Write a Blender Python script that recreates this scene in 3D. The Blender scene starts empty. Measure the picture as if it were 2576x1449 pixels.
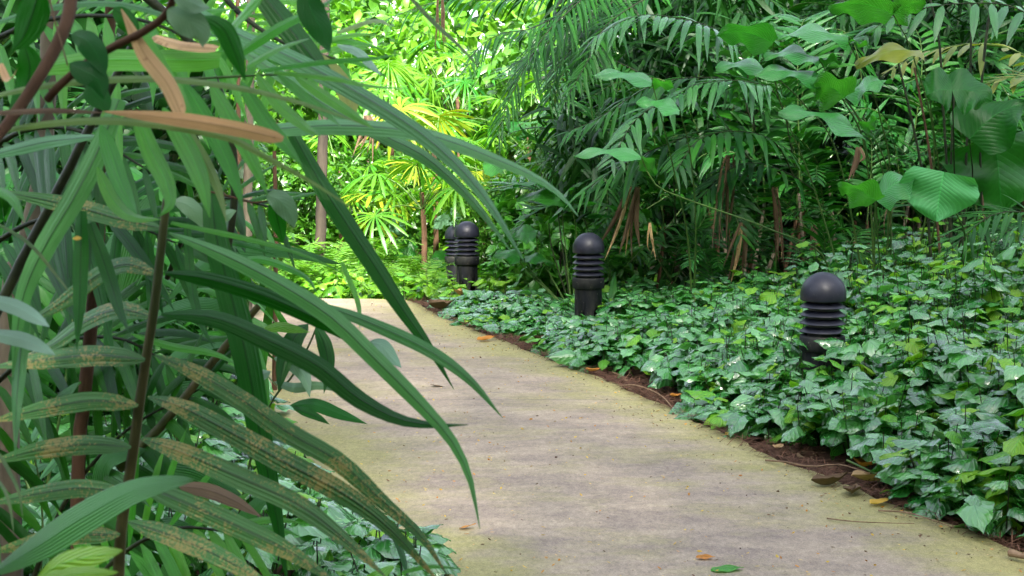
import bpy, math, random
import numpy as np
from mathutils import Vector, Matrix
R = math.radians
PI = math.pi
rng = np.random.default_rng(7)
random.seed(7)
C = bpy.context.scene.collection

# ------------------------------------------------------------------ camera maths
CAM_Z = 1.55
PITCH = math.atan((724.5 - 345) / 3577.0)
cp, sp = math.cos(PITCH), math.sin(PITCH)
FWD = np.array([0, cp, -sp]); UPV = np.array([0, sp, cp]); RT = np.array([1.0, 0, 0])

def ray(px, py):
    return FWD + RT * ((px - 1288) / 3577.0) - UPV * ((py - 724.5) / 3577.0)

def at(px, py, Y):
    d = ray(px, py)
    return np.array([0, 0, CAM_Z]) + d * (Y / d[1])

def gz(y):
    y = np.asarray(y, dtype=float)
    return np.where(y < 13, 0.0, np.where(y < 19, -0.07 * (y - 13), -0.42))

def on_ground(px, py, z=0.0):
    d = ray(px, py)
    k = (z - CAM_Z) / d[2]
    return np.array([0, 0, CAM_Z]) + d * k

# ------------------------------------------------------------------ object helpers
def tag(o, label=None, cat=None, group=None, kind=None):
    if label: o['label'] = label
    if cat: o['category'] = cat
    if group: o['group'] = group
    if kind: o['kind'] = kind
    return o

def thing(name, label, cat, loc=(0, 0, 0), rz=0.0, group=None):
    o = bpy.data.objects.new(name, None)
    C.objects.link(o)
    o.empty_display_size = 0.1
    o.location = loc
    o.rotation_euler = (0, 0, rz)
    return tag(o, label, cat, group)

def copy_tree(o, parent=None):
    c = o.copy(); C.objects.link(c)
    if parent is not None: c.parent = parent
    for ch in list(KIDS.get(o.name, [])):
        copy_tree(ch, c)
        # copies share mesh data
    return c
KIDS = {}

class MB:
    """collects strips, tubes and scattered templates; build() links ONE mesh"""
    def __init__(s):
        s.v = []; s.f = []; s.uv = []; s.r = []; s.m = []; s.n = 0
    def add(s, V, F, UV, rnd=0.5, mat=0):
        V = np.asarray(V, float).reshape(-1, 3); F = np.asarray(F, int)
        s.v.append(V); s.f.append(F + s.n); s.uv.append(np.asarray(UV, float)[F].reshape(-1, 2))
        r = np.full(len(F), rnd) if np.isscalar(rnd) else rnd
        s.r.append(r); s.m.append(np.full(len(F), mat)); s.n += len(V)
    def build(s, name, mats, parent=None, smooth=True, origin=None):
        me = bpy.data.meshes.new(name)
        V = np.concatenate(s.v); F = np.concatenate(s.f); UV = np.concatenate(s.uv)
        if origin is not None: V = V - np.asarray(origin)
        me.vertices.add(len(V)); me.vertices.foreach_set('co', V.ravel())
        me.loops.add(F.size); me.loops.foreach_set('vertex_index', F.ravel().astype(np.int32))
        me.polygons.add(len(F))
        me.polygons.foreach_set('loop_start', (np.arange(len(F)) * 4).astype(np.int32))
        me.update(calc_edges=True)
        me.polygons.foreach_set('material_index', np.concatenate(s.m).astype(np.int32))
        me.polygons.foreach_set('use_smooth', np.full(len(F), smooth))
        uvl = me.uv_layers.new(name='UVMap')
        uvl.data.foreach_set('uv', UV.ravel())
        a = me.attributes.new('rnd', 'FLOAT', 'FACE')
        a.data.foreach_set('value', np.concatenate(s.r).astype(np.float32))
        if not isinstance(mats, (list, tuple)): mats = [mats]
        for m in mats: me.materials.append(m)
        o = bpy.data.objects.new(name, me)
        C.objects.link(o)
        if origin is not None: o.location = origin
        if parent is not None:
            o.parent = parent
            KIDS.setdefault(parent.name, []).append(o)
        return o

def grid_faces(nr, nc):
    i = np.arange(nr - 1)[:, None] * nc + np.arange(nc - 1)[None, :]
    i = i.ravel()
    return np.stack([i, i + 1, i + nc + 1, i + nc], 1)
def grid_uv(nr, nc):
    u, v = np.meshgrid(np.linspace(0, 1, nr), np.linspace(0, 1, nc), indexing='ij')
    return np.stack([u.ravel(), v.ravel()], 1)

def catmull(P, n):
    P = np.asarray(P, float)
    if len(P) == 2:
        t = np.linspace(0, 1, n)[:, None]; return P[0] * (1 - t) + P[1] * t
    Q = np.vstack([2 * P[0] - P[1], P, 2 * P[-1] - P[-2]])
    d = np.r_[0, np.cumsum(np.linalg.norm(np.diff(P, axis=0), axis=1))]
    out = []
    for s in np.linspace(0, d[-1], n):
        k = min(np.searchsorted(d, s, side='right') - 1, len(P) - 2)
        t = (s - d[k]) / max(d[k + 1] - d[k], 1e-9)
        a, b, c, e = Q[k], Q[k + 1], Q[k + 2], Q[k + 3]
        out.append(0.5 * (2 * b + (c - a) * t + (2 * a - 5 * b + 4 * c - e) * t * t + (-a + 3 * b - 3 * c + e) * t ** 3))
    return np.array(out)

def nrm(a):
    return a / np.maximum(np.linalg.norm(a, axis=-1, keepdims=True), 1e-9)

PROF = {
    'leaflet': lambda t: np.interp(t, [0, .04, .15, .4, .65, .85, 1], [.12, .42, .85, 1, .85, .45, .02]),
    'strap': lambda t: np.interp(t, [0, .1, .3, .6, .8, .93, 1], [.6, .8, 1, .86, .52, .2, .02]),
    'cut': lambda t: np.interp(t, [0, .1, .3, .9, 1], [.7, .85, 1, .9, .6]),
    'wide': lambda t: np.sin(np.clip(t, 0.01, 1) * PI) ** .7 * (1 - .25 * t),
    'fan': lambda t: np.interp(t, [0, .5, .85, .97, 1], [.15, .85, 1, .7, .3]),
    'ovate': lambda t: np.interp(t, [0, .03, .12, .3, .5, .7, .85, .95, 1], [.05, .3, .7, 1, .98, .75, .42, .13, .01]),
    'dead': lambda t: np.interp(t, [0, .08, .25, .45, .88, .97, 1], [.05, .3, .7, 1, .92, .7, .3]),
    'half': lambda t: np.interp(t, [0, .15, .35, .6, .8, .93, 1], [.75, .95, 1, .86, .55, .22, .01]),
    'heart': lambda t: np.interp(t, [0, .03, .1, .25, .45, .65, .8, .92, 1], [.25, .7, .93, 1, .88, .62, .36, .12, .01]),
}

def blade(mb, P, w, up, fold=.25, prof='leaflet', rnd=.5, mat=0, nc=3, wave=0.0, twist=0.0):
    """strip along points P; up = rough normal direction; w = full width"""
    P = np.asarray(P, float); n = len(P)
    T = nrm(np.gradient(P, axis=0))
    U = np.asarray(up, float)
    S = nrm(np.cross(T, U)); N = np.cross(S, T)
    t = np.linspace(0, 1, n)
    if twist:
        a = (twist * t)[:, None]
        S, N = S * np.cos(a) + N * np.sin(a), N * np.cos(a) - S * np.sin(a)
    ww = PROF[prof](t)[:, None] * w * .5
    c = np.linspace(-1, 1, nc)
    V = np.empty((n, nc, 3))
    ph = random.random() * 6
    for j, x in enumerate(c):
        off = -abs(x) * fold * ww
        if wave: off = off + wave * w * abs(x) * np.sin(t * 11 + ph + x * 2)[:, None] * .5
        V[:, j] = P + S * ww * x + N * off
    if nc >= 5:
        h = nc // 2 + 1; g = grid_uv(n, nc).reshape(n, nc, 2)
        mb.add(V[:, :h].reshape(-1, 3), grid_faces(n, h), g[:, :h].reshape(-1, 2), rnd, mat)
        mb.add(V[:, h - 1:].reshape(-1, 3), grid_faces(n, nc - h + 1), g[:, h - 1:].reshape(-1, 2), rnd, mat)
    else:
        mb.add(V.reshape(-1, 3), grid_faces(n, nc), grid_uv(n, nc), rnd, mat)

def tube(mb, P, r, k=6, mat=0, rnd=.5):
    P = np.asarray(P, float); n = len(P)
    r = np.full(n, r) if np.isscalar(r) else np.asarray(r, float)
    if len(r) != n: r = np.interp(np.linspace(0, 1, n), np.linspace(0, 1, len(r)), r)
    T = nrm(np.gradient(P, axis=0))
    ref = np.array([0.31, .95, .05]) if abs(T[0] @ np.array([0.31, .95, .05])) < .9 else np.array([1., 0, 0])
    S = nrm(np.cross(T, ref)); N = np.cross(S, T)
    a = np.linspace(0, 2 * PI, k + 1)
    V = P[:, None] + r[:, None, None] * (np.cos(a)[None, :, None] * S[:, None] + np.sin(a)[None, :, None] * N[:, None])
    mb.add(V.reshape(-1, 3), grid_faces(n, k + 1), grid_uv(n, k + 1), rnd, mat)

def lathe(mb, prof, k=32, mat=0):
    prof = np.asarray(prof, float)
    a = np.linspace(0, 2 * PI, k + 1)
    V = np.stack([prof[:, 0][:, None] * np.cos(a), prof[:, 0][:, None] * np.sin(a), np.repeat(prof[:, 1][:, None], k + 1, 1)], -1)
    mb.add(V.reshape(-1, 3), grid_faces(len(prof), k + 1), grid_uv(len(prof), k + 1), .5, mat)

def template(prof='ovate', L=1.0, W=.6, nr=6, nc=5, fold=.2, droop=.25, wave=.0, teeth=0.0):
    """leaf along +X, normal +Z, base at origin"""
    t = np.linspace(0, 1, nr); c = np.linspace(-1, 1, nc)
    w = PROF[prof](t) * W * .5
    if teeth: w = w * (1 + teeth * np.where(np.arange(nr) % 2, 1, -1))
    x = t * L
    z = -droop * L * t ** 2
    V = np.empty((nr, nc, 3))
    for j, q in enumerate(c):
        V[:, j, 0] = x - (abs(q) ** 2) * (0.10 * L if prof == 'heart' else 0) * (1 - t)
        V[:, j, 1] = w * q
        V[:, j, 2] = z - fold * w * abs(q) ** 1.3 + wave * W * np.sin(t * 12 + q * 3) * abs(q)
    return V.reshape(-1, 3), grid_faces(nr, nc), grid_uv(nr, nc)

def scatter(mb, tpl, pos, dirn, up, scale, rnd, mat=0, roll=None, squash=None):
    """place template copies: dirn = leaf axis, up = rough normal"""
    V, F, UV = tpl
    pos = np.asarray(pos, float); n = len(pos)
    X = nrm(np.asarray(dirn, float)); Yv = nrm(np.cross(np.asarray(up, float), X)); Z = np.cross(X, Yv)
    M = np.stack([X, Yv, Z], 1)
    if np.isscalar(scale): scale = np.full(n, scale)
    VV = np.einsum('vi,nij->nvj', V, M) * scale[:, None, None] + pos[:, None]
    FF = (F[None] + (np.arange(n) * len(V))[:, None, None]).reshape(-1, 4)
    mb.v.append(VV.reshape(-1, 3)); mb.f.append(FF + mb.n)
    mb.uv.append(np.tile(UV[F].reshape(-1, 2), (n, 1)))
    mb.r.append(np.repeat(rnd, len(F))); mb.m.append(np.full(len(FF), mat)); mb.n += n * len(V)

def rdir(n, zlo=-1, zhi=1):
    a = rng.uniform(0, 2 * PI, n); z = rng.uniform(zlo, zhi, n); s = np.sqrt(np.maximum(0, 1 - z * z))
    return np.stack([s * np.cos(a), s * np.sin(a), z], 1)

# ------------------------------------------------------------------ materials
class NT:
    def __init__(s, m):
        m.use_nodes = True; s.t = m.node_tree; s.t.nodes.clear()
    def n(s, ty, **kw):
        o = s.t.nodes.new(ty)
        ins = kw.pop('ins', {})
        for k, v in kw.items(): setattr(o, k, v)
        for k, v in ins.items():
            if hasattr(v, 'is_output') and v.is_output: s.t.links.new(v, o.inputs[k])
            else: o.inputs[k].default_value = v
        return o
    def math(s, op, a, b=0.0, c=0.0):
        o = s.n('ShaderNodeMath', operation=op)
        for i, v in enumerate((a, b, c)):
            if hasattr(v, 'is_output'): s.t.links.new(v, o.inputs[i])
            else: o.inputs[i].default_value = v
        return o.outputs[0]
    def mix(s, f, a, b, bt='MIX'):
        o = s.n('ShaderNodeMix', data_type='RGBA', blend_type=bt)
        for i, v in ((0, f), (6, a), (7, b)):
            if hasattr(v, 'is_output'): s.t.links.new(v, o.inputs[i])
            else: o.inputs[i].default_value = v if i == 0 else (*v[:3], 1)
        return o.outputs[2]
    def noise(s, vec, scale, detail=3, rough=.55):
        o = s.n('ShaderNodeTexNoise', ins={'Scale': scale, 'Detail': detail, 'Roughness': rough})
        if vec is not None: s.t.links.new(vec, o.inputs['Vector'])
        return o.outputs['Fac']
    def ramp(s, f, lo, hi):
        o = s.n('ShaderNodeMapRange', ins={'From Min': lo, 'From Max': hi}); s.t.links.new(f, o.inputs['Value']); return o.outputs[0]

def leafmat(name, c1, c2, rough=.38, tr=.3, veins='par', speck=None, yel=1.0, spec=.5, bump=.25, nv=9, rib=(1.25, .06), blot=.25, coat=0.0, vs=.28, vf=16, hn=.45, bd=.003, cior=1.5):
    m = bpy.data.materials.new(name); t = NT(m)
    att = t.n('ShaderNodeAttribute', attribute_name='rnd').outputs['Fac']
    tc = t.n('ShaderNodeTexCoord'); uv = t.n('ShaderNodeSeparateXYZ', ins={0: tc.outputs['UV']})
    u, v = uv.outputs[0], uv.outputs[1]
    obj = tc.outputs['Object']
    col = t.mix(att, c1, c2)
    nz = t.noise(obj, 9, 3)
    g = t.n('ShaderNodeHueSaturation', ins={'Value': t.math('MULTIPLY_ADD', nz, blot * 2, 1 - blot), 'Color': col}).outputs[0]
    av = t.math('ABSOLUTE', t.math('SUBTRACT', v, .5))
    if veins == 'par':
        cx = t.n('ShaderNodeCombineXYZ', ins={0: t.math('MULTIPLY', u, 1.2), 1: t.math('MULTIPLY', v, vf), 2: t.math('MULTIPLY', att, 40)}).outputs[0]
        vn = t.noise(cx, 1.0, 2)
        hgt = t.ramp(vn, .3, .7)
    elif veins == 'pleat':
        hgt = t.math('ABSOLUTE', t.math('SINE', t.math('MULTIPLY', v, 34)))
    else:
        s_ = t.math('SUBTRACT', t.math('MULTIPLY', u, nv), t.math('MULTIPLY', av, nv * .9))
        hgt = t.math('ABSOLUTE', t.math('SINE', t.math('MULTIPLY', s_, PI)))
        hgt = t.math('POWER', hgt, .6)
    g = t.mix(t.math('MULTIPLY_ADD', hgt, vs, 0.0), g, t.mix(.5, g, (0, 0, 0)), 'MIX') if veins == 'par' else t.mix(t.math('MULTIPLY', t.math('SUBTRACT', 1.0, hgt), hn), g, t.mix(.55, g, tuple(min(1, x * 2.4) for x in c2)))
    ribm = t.ramp(av, rib[1] * .5, rib[1] * .2)
    g = t.mix(t.math('MULTIPLY', ribm, .7), g, tuple(min(1, x * rib[0]) for x in c1))
    if speck:
        sn = t.noise(obj, speck[1], 4, .7)
        big = t.noise(obj, 14, 2)
        sm = t.ramp(t.math('ADD', sn, t.math('MULTIPLY', t.math('SUBTRACT', big, .5), .7)), speck[2], speck[2] + .06)
        g = t.mix(t.math('MULTIPLY', sm, .65), g, speck[0])
    pr = t.n('ShaderNodeBsdfPrincipled', ins={'Base Color': g, 'Roughness': rough, 'Specular IOR Level': spec, 'Coat Weight': coat, 'Coat Roughness': .22, 'Coat IOR': cior})
    bp = t.n('ShaderNodeBump', ins={'Strength': bump, 'Distance': bd, 'Height': hgt})
    t.t.links.new(bp.outputs[0], pr.inputs['Normal'])
    tl = t.n('ShaderNodeBsdfTranslucent', ins={'Color': t.mix(1.0, g, (1.5 * yel, 1.7, .55), 'MULTIPLY')})
    mx = t.n('ShaderNodeMixShader', ins={0: tr})
    t.t.links.new(pr.outputs[0], mx.inputs[1]); t.t.links.new(tl.outputs[0], mx.inputs[2])
    out = t.n('ShaderNodeOutputMaterial'); t.t.links.new(mx.outputs[0], out.inputs[0])
    return m

def solid(name, c1, c2, rough=.7, scale=8, stretch=(1, 1, 1), bump=.3, spec=.3, metal=0.0, detail=5, lo=.35, hi=.65, spot=None):
    m = bpy.data.materials.new(name); t = NT(m)
    tc = t.n('ShaderNodeTexCoord')
    mp = t.n('ShaderNodeMapping', ins={'Vector': tc.outputs['Object'], 'Scale': stretch}).outputs[0]
    nz = t.noise(mp, scale, detail, .6)
    col = t.mix(t.ramp(nz, lo, hi), c1, c2)
    if spot:
        col = t.mix(t.ramp(t.noise(tc.outputs['Object'], spot[1], 3), spot[2], spot[2] + .04), col, spot[0])
    pr = t.n('ShaderNodeBsdfPrincipled', ins={'Base Color': col, 'Roughness': rough, 'Specular IOR Level': spec, 'Metallic': metal})
    bp = t.n('ShaderNodeBump', ins={'Strength': bump, 'Distance': .01, 'Height': nz})
    t.t.links.new(bp.outputs[0], pr.inputs['Normal'])
    out = t.n('ShaderNodeOutputMaterial'); t.t.links.new(pr.outputs[0], out.inputs[0])
    return m

M = {}
M['rust'] = leafmat('rust_speckled_leaf', (.035, .14, .03), (.06, .20, .04), .4, .16, 'par', speck=((.38, .28, .09), 240, .54), rib=(.2, .16), blot=.3, bump=.5, vs=.25, vf=9, spec=.5)
M['teal'] = leafmat('grey_green_palm_leaf', (.05, .22, .06), (.09, .31, .09), .34, .25, 'par', rib=(.2, .13), blot=.2, bump=.4, vs=.2, vf=8, spec=.55)
M['darkblade'] = leafmat('dark_palm_leaf', (.004, .08, .004), (.012, .15, .008), .42, .32, 'par', rib=(.4, .10), bump=.4, vs=.3, vf=8, spec=.35)
M['fresh'] = leafmat('fresh_green_leaflet', (.05, .30, .03), (.13, .42, .05), .38, .42, 'par', rib=(1.5, .05), bump=.6, vf=10, vs=.35, spec=.5)
M['pale'] = leafmat('pale_green_blade', (.14, .25, .07), (.22, .32, .08), .5, .3, 'par', rib=(1.2, .05))
M['tan'] = leafmat('dry_tan_leaf', (.55, .32, .14), (.72, .49, .26), .7, .1, 'par', rib=(.5, .12), spec=.3, blot=.45, yel=.9, vs=.6, vf=10, speck=((.22, .10, .045), 26, .58))
M['drybrown'] = leafmat('dry_brown_leaf', (.10, .06, .035), (.22, .15, .09), .8, .08, 'par', rib=(.6, .05), spec=.2, blot=.45, yel=.8, vs=.6)
M['palm'] = leafmat('palm_leaf', (.006, .07, .008), (.03, .17, .012), .33, .22, 'par', rib=(1.3, .06), spec=.3, bump=.4)
M['palmgrey'] = leafmat('silvery_palm_leaf', (.014, .11, .018), (.045, .20, .032), .27, .18, 'par', rib=(1.3, .06), spec=.5, bump=.5, coat=.3)
M['palmyel'] = leafmat('yellowing_palm_leaf', (.13, .19, .02), (.22, .25, .03), .38, .3, 'par', rib=(1.3, .06))
M['bigleaf'] = leafmat('broad_ribbed_leaf', (.02, .15, .02), (.045, .22, .03), .28, .42, 'lat', nv=15, rib=(1.8, .03), spec=.6, bump=1.0, bd=.014, coat=.3, hn=.2)
M['bigtoplit'] = leafmat('top_lit_broad_leaf', (.025, .18, .03), (.045, .25, .045), .3, .25, 'lat', nv=15, rib=(1.8, .03), spec=.6, bump=.7, bd=.008, coat=.3, hn=.28)  # paler copy of the broad ribbed leaf, top light put into the colour
M['bigsmooth'] = leafmat('smooth_broad_leaf', (.04, .22, .06), (.07, .30, .10), .5, .25, 'lat', nv=13, rib=(1.9, .03), spec=.3, bump=.5, bd=.005, hn=.25)
M['bigdark'] = leafmat('broad_dark_leaf', (.008, .09, .010), (.02, .14, .014), .38, .35, 'lat', nv=11, rib=(1.8, .03), spec=.35, bump=.3, bd=.006, hn=.08)
M['cover'] = leafmat('ground_cover_leaf', (.008, .12, .016), (.10, .34, .08), .24, .22, 'lat', nv=5, rib=(1.6, .04), spec=.7, bump=1.0, coat=1.0, cior=1.7, hn=.28)
M['coverlime'] = leafmat('young_ground_cover_leaf', (.07, .30, .02), (.19, .38, .02), .35, .3, 'lat', nv=6, rib=(1.4, .05), spec=.5, bump=.8)
M['ovate'] = leafmat('shrub_leaf', (.010, .10, .022), (.03, .17, .04), .35, .25, 'lat', nv=8, rib=(1.6, .04), spec=.45, bump=.12, hn=.05)
M['bluish'] = leafmat('bluish_leaf', (.10, .22, .13), (.16, .30, .18), .4, .15, 'lat', nv=7, rib=(1.3, .04), bump=.12, hn=.06)
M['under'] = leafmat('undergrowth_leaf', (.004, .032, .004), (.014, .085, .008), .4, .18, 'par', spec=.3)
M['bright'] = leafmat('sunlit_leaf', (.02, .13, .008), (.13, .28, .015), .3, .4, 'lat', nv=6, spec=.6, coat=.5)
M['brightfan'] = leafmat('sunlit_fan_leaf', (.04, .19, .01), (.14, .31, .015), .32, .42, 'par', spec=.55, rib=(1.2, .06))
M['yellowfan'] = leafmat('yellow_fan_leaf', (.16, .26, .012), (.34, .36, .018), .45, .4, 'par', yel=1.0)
M['fern'] = leafmat('fern_leaf', (.07, .22, .02), (.16, .33, .03), .45, .4, 'par')
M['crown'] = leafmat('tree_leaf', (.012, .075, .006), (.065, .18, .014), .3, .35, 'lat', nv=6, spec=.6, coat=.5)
M['pleat'] = leafmat('pleated_leaf', (.03, .19, .035), (.07, .27, .07), .4, .24, 'pleat', bump=1.0, spec=.5, rib=(1.3, .03))
M['stem'] = solid('green_stem', (.04, .10, .02), (.08, .14, .03), .5, 20)
M['darkstem'] = solid('dark_stem', (.012, .02, .008), (.03, .04, .015), .5, 20)
M['rachis'] = solid('brown_green_rachis', (.05, .07, .02), (.10, .09, .035), .5, 30, (1, 1, .1))
M['bark'] = solid('brown_bark', (.065, .036, .020), (.14, .078, .046), .85, 14, (1, 1, .3), .8, spec=.2)
M['barkpale'] = solid('mottled_pale_bark', (.08, .065, .045), (.17, .145, .10), .85, 12, (1, 1, .4), .6, spot=((.5, .5, .45), 9, .68))
M['barkdark'] = solid('dark_bark', (.02, .016, .012), (.05, .04, .028), .9, 12, (1, 1, .3), .6)
M['twig'] = solid('dry_twig', (.16, .10, .06), (.28, .19, .12), .8, 30)
M['metal'] = solid('dark_powder_coat', (.008, .009, .018), (.015, .016, .027), .42, 9, (1, 1, .5), .05, spec=.4, spot=((.04, .04, .045), 60, .66))
M['metalworn'] = solid('weathered_coat', (.009, .010, .014), (.032, .032, .026), .65, 11, (1, 1, .4), .25, spec=.25, lo=.45, hi=.72, spot=((.13, .13, .09), 40, .66))
M['lens'] = solid('lamp_core', (.05, .05, .055), (.07, .07, .08), .4, 8)

def path_mat():
    m = bpy.data.materials.new('mossy_concrete'); t = NT(m)
    tc = t.n('ShaderNodeTexCoord'); ob = tc.outputs['Object']
    edge = t.n('ShaderNodeAttribute', attribute_name='edge').outputs['Fac']
    mp = t.n('ShaderNodeMapping', ins={'Vector': ob, 'Scale': (.9, 1.5, 1)}).outputs[0]
    n1 = t.noise(mp, 2.1, 10, .74)
    col = t.mix(t.ramp(n1, .40, .62), (.245, .195, .155), (.385, .31, .225))
    n2 = t.noise(t.n('ShaderNodeMapping', ins={'Vector': ob, 'Scale': (.7, 1.8, 1), 'Location': (3, 1, 0)}).outputs[0], 2.8, 10, .78)
    n5 = t.noise(t.n('ShaderNodeMapping', ins={'Vector': ob, 'Scale': (1, 1, 1), 'Location': (9, 4, 0)}).outputs[0], .9, 5, .6)
    moss = t.ramp(t.math('ADD', t.math('MULTIPLY', edge, .21), t.math('ADD', t.math('MULTIPLY', n2, .5), t.math('MULTIPLY', n5, .5))), .49, .66)
    col = t.mix(t.math('MULTIPLY', moss, .75), col, (.275, .265, .08))
    dk = t.ramp(t.noise(t.n('ShaderNodeMapping', ins={'Vector': ob, 'Scale': (.8, 1.9, 1), 'Location': (7, 2, 0)}).outputs[0], 3.2, 14, .85), .56, .63)
    col = t.mix(t.math('MULTIPLY', dk, .28), col, (.115, .095, .095))
    fine = t.noise(ob, 150, 3, .7)
    col = t.n('ShaderNodeHueSaturation', ins={'Value': t.math('MULTIPLY_ADD', fine, 1.3, .35), 'Color': col}).outputs[0]
    md = t.noise(t.n('ShaderNodeMapping', ins={'Vector': ob, 'Scale': (1, .6, 1)}).outputs[0], 45, 6, .8)
    col = t.n('ShaderNodeHueSaturation', ins={'Value': t.math('MULTIPLY_ADD', md, 1.5, .25), 'Color': col}).outputs[0]
    pit = t.ramp(t.noise(t.n('ShaderNodeMapping', ins={'Vector': ob, 'Scale': (1, .5, 1), 'Location': (5, 5, 0)}).outputs[0], 26, 6, .75), .63, .68)
    col = t.mix(t.math('MULTIPLY', pit, .5), col, (.09, .07, .06))
    gr = t.ramp(t.noise(ob, 420, 2, .6), .62, .70)
    col = t.mix(t.math('MULTIPLY', gr, .35), col, (.55, .50, .44))
    gd = t.ramp(t.noise(ob, 260, 2, .6), .36, .28)
    col = t.mix(t.math('MULTIPLY', gd, .6), col, (.06, .045, .035))
    # joints across the path
    y = t.n('ShaderNodeSeparateXYZ', ins={0: ob}).outputs[1]
    for jy in (8.15, 11.45):
        wob = t.math('MULTIPLY', t.math('SUBTRACT', t.noise(ob, 3, 3), .5), .02)
        d = t.math('ABSOLUTE', t.math('SUBTRACT', t.math('ADD', y, wob), jy))
        col = t.mix(t.math('MULTIPLY', t.ramp(d, .014, .004), .4), col, (.10, .08, .07))
    pr = t.n('ShaderNodeBsdfPrincipled', ins={'Base Color': col, 'Roughness': .75, 'Specular IOR Level': .3})
    bh = t.math('ADD', t.math('MULTIPLY', fine, .5), n1)
    bp = t.n('ShaderNodeBump', ins={'Strength': .5, 'Distance': .006, 'Height': bh})
    t.t.links.new(bp.outputs[0], pr.inputs['Normal'])
    out = t.n('ShaderNodeOutputMaterial'); t.t.links.new(pr.outputs[0], out.inputs[0])
    return m
M['path'] = path_mat()
M['soil'] = solid('dark_soil', (.035, .018, .011), (.09, .045, .028), .9, 10, (1, 1, 1), .8, spec=.2, detail=8)

# ------------------------------------------------------------------ path and ground
EDGE = [(4.0, 2.75), (4.9, 1.97), (5.16, 1.85), (6.6, 1.27), (7.6, .98), (8.6, .68), (10.0, .16), (11.3, -.33), (12.3, -.68), (12.9, -.82), (13.25, -.98), (13.4, -1.3)]
EY = [e[0] for e in EDGE]; EX = [e[1] for e in EDGE]
def right_edge(y): return np.interp(y, [0, 4.0] + EY[1:], [6.0, EX[0]] + EX[1:])
def left_edge(y): return np.interp(y, [0, 4.2, 5.25, 6.3, 7.5, 9, 10.5, 12, 13.5], [2.9, .25, -.52, -.88, -1.22, -1.75, -2.25, -3.1, -5.5])

def build_path():
    ys = np.concatenate([np.linspace(0.5, 13.4, 150)])
    nc = 40; V = []; E = []
    for y in ys:
        l, r = float(left_edge(y)), float(right_edge(y))
        if y < 4: l = min(l, r - 2.3)
        r += .018 * math.sin(y * 7.3) + .012 * math.sin(y * 19)
        if y > 9.5: l = l - (y - 9.5) * 1.4
        x = np.linspace(l, r, nc)
        V += [(a, y, .03 + .004 * math.sin(a * 2 + y)) for a in x]
        dr = np.minimum(r - x, x - l)
        E += list(np.clip(1 - dr / .55, 0, 1))
    V = np.array(V); mb = MB()
    mb.add(V, grid_faces(len(ys), nc), grid_uv(len(ys), nc))
    # rim down to soil
    G = V.reshape(len(ys), nc, 3)
    for line in (G[:, 0], G[:, -1], G[-1]):
        low = line.copy(); low[:, 2] -= .06
        mb.add(np.stack([line, low], 1).reshape(-1, 3), grid_faces(len(line), 2), grid_uv(len(line), 2))
        E += [1.0] * (2 * len(line))
    o = mb.build('path', M['path'])
    a = o.data.attributes.new('edge', 'FLOAT', 'POINT'); a.data.foreach_set('value', np.array(E, dtype=np.float32))
    tag(o, kind='structure')
build_path()

def build_ground():
    xs = np.concatenate([np.linspace(-60, -8, 20), np.linspace(-7, 9, 120), np.linspace(10, 60, 20)])
    ys = np.concatenate([np.linspace(-40, 1, 20), np.linspace(1.2, 22, 150), np.linspace(23, 90, 30)])
    X, Y = np.meshgrid(xs, ys, indexing='ij')
    Z = gz(Y) + 0.0
    d = np.maximum(X - np.interp(Y, EY, EX), 0)
    Z = Z + np.where((Y > 3) & (Y < 14), np.minimum(d, 3) * .015, 0) + .008 * np.sin(X * 9) * np.sin(Y * 11) * ((Y > 1) & (Y < 22))
    Z = np.where(Y > 25, Z + (Y - 25) * .02, Z)
    mb = MB(); mb.add(np.stack([X, Y, Z], -1).reshape(-1, 3)[:, :], grid_faces(len(xs), len(ys))[:, ::-1], grid_uv(len(xs), len(ys)))
    tag(mb.build('ground', M['soil']), kind='structure')
build_ground()

# ------------------------------------------------------------------ bollard lamps
def lbl(o, t): o['label'] = t; return o
def make_bollard():
    t = thing('bollard_light', 'x', 'bollard light', group='dark bollard lights along the path')
    mb = MB(); lathe(mb, [(0, .002), (.108, .002), (.108, .0), (.108, .385)], 32); mb.build('post', M['metalworn'], t)
    mb = MB(); lathe(mb, [(.1, .36), (.122, .362), (.127, .368), (.127, .435), (.122, .446), (.1, .45)], 32); mb.build('collar', M['metalworn'], t)
    mb = MB(); lathe(mb, [(.082, .44), (.082, .66)], 32); mb.build('lamp_core', M['lens'], t)
    for k in range(4):
        z = .468 + k * .046
        mb = MB(); lathe(mb, [(.079, z + .030), (.100, z + .022), (.125, z + .003), (.127, z), (.124, z - .002), (.098, z + .013), (.079, z + .020)], 32)
        mb.build('louvre', M['metal'], t)
    mb = MB(); pr = [(.079, .655), (.10, .648), (.124, .643), (.1265, .648), (.127, .675)]
    for a in np.linspace(0, PI / 2, 12)[1:]: pr.append((.127 * math.cos(a), .675 + .127 * math.sin(a)))
    pr[-1] = (.0005, .802)
    lathe(mb, pr, 40); mb.build('dome_cap', M['metal'], t)
    return t
b0 = make_bollard()
BL = [(2072, 7.9, 'nearest bollard light standing waist deep in ground cover beside the path'),
      (1480, 11.2, 'middle bollard light with its worn post beside the dark palms'),
      (1175, 14.4, 'mossy bollard light in front of its twin at the path bend'),
      (1147, 16.0, 'farthest bollard light half hidden behind its twin at the path bend')]
for i, (px, Y, l) in enumerate(BL):
    o = b0 if i == 0 else copy_tree(b0)
    p = at(px, 700, Y); o.location = (p[0], Y, float(gz(Y)) - (0.0 if i < 3 else .02)); o['label'] = l

# ------------------------------------------------------------------ ground cover
def in_view(p, m=.12):
    """rough frame test used only to skip plants the photo never sees"""
    q = p - np.array([0, 0, CAM_Z])
    dz = q @ FWD; x = q @ RT / dz; y = q @ UPV / dz
    return (abs(x) < .36 + m) & (abs(y) < .2025 + m) & (dz > .5)

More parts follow.
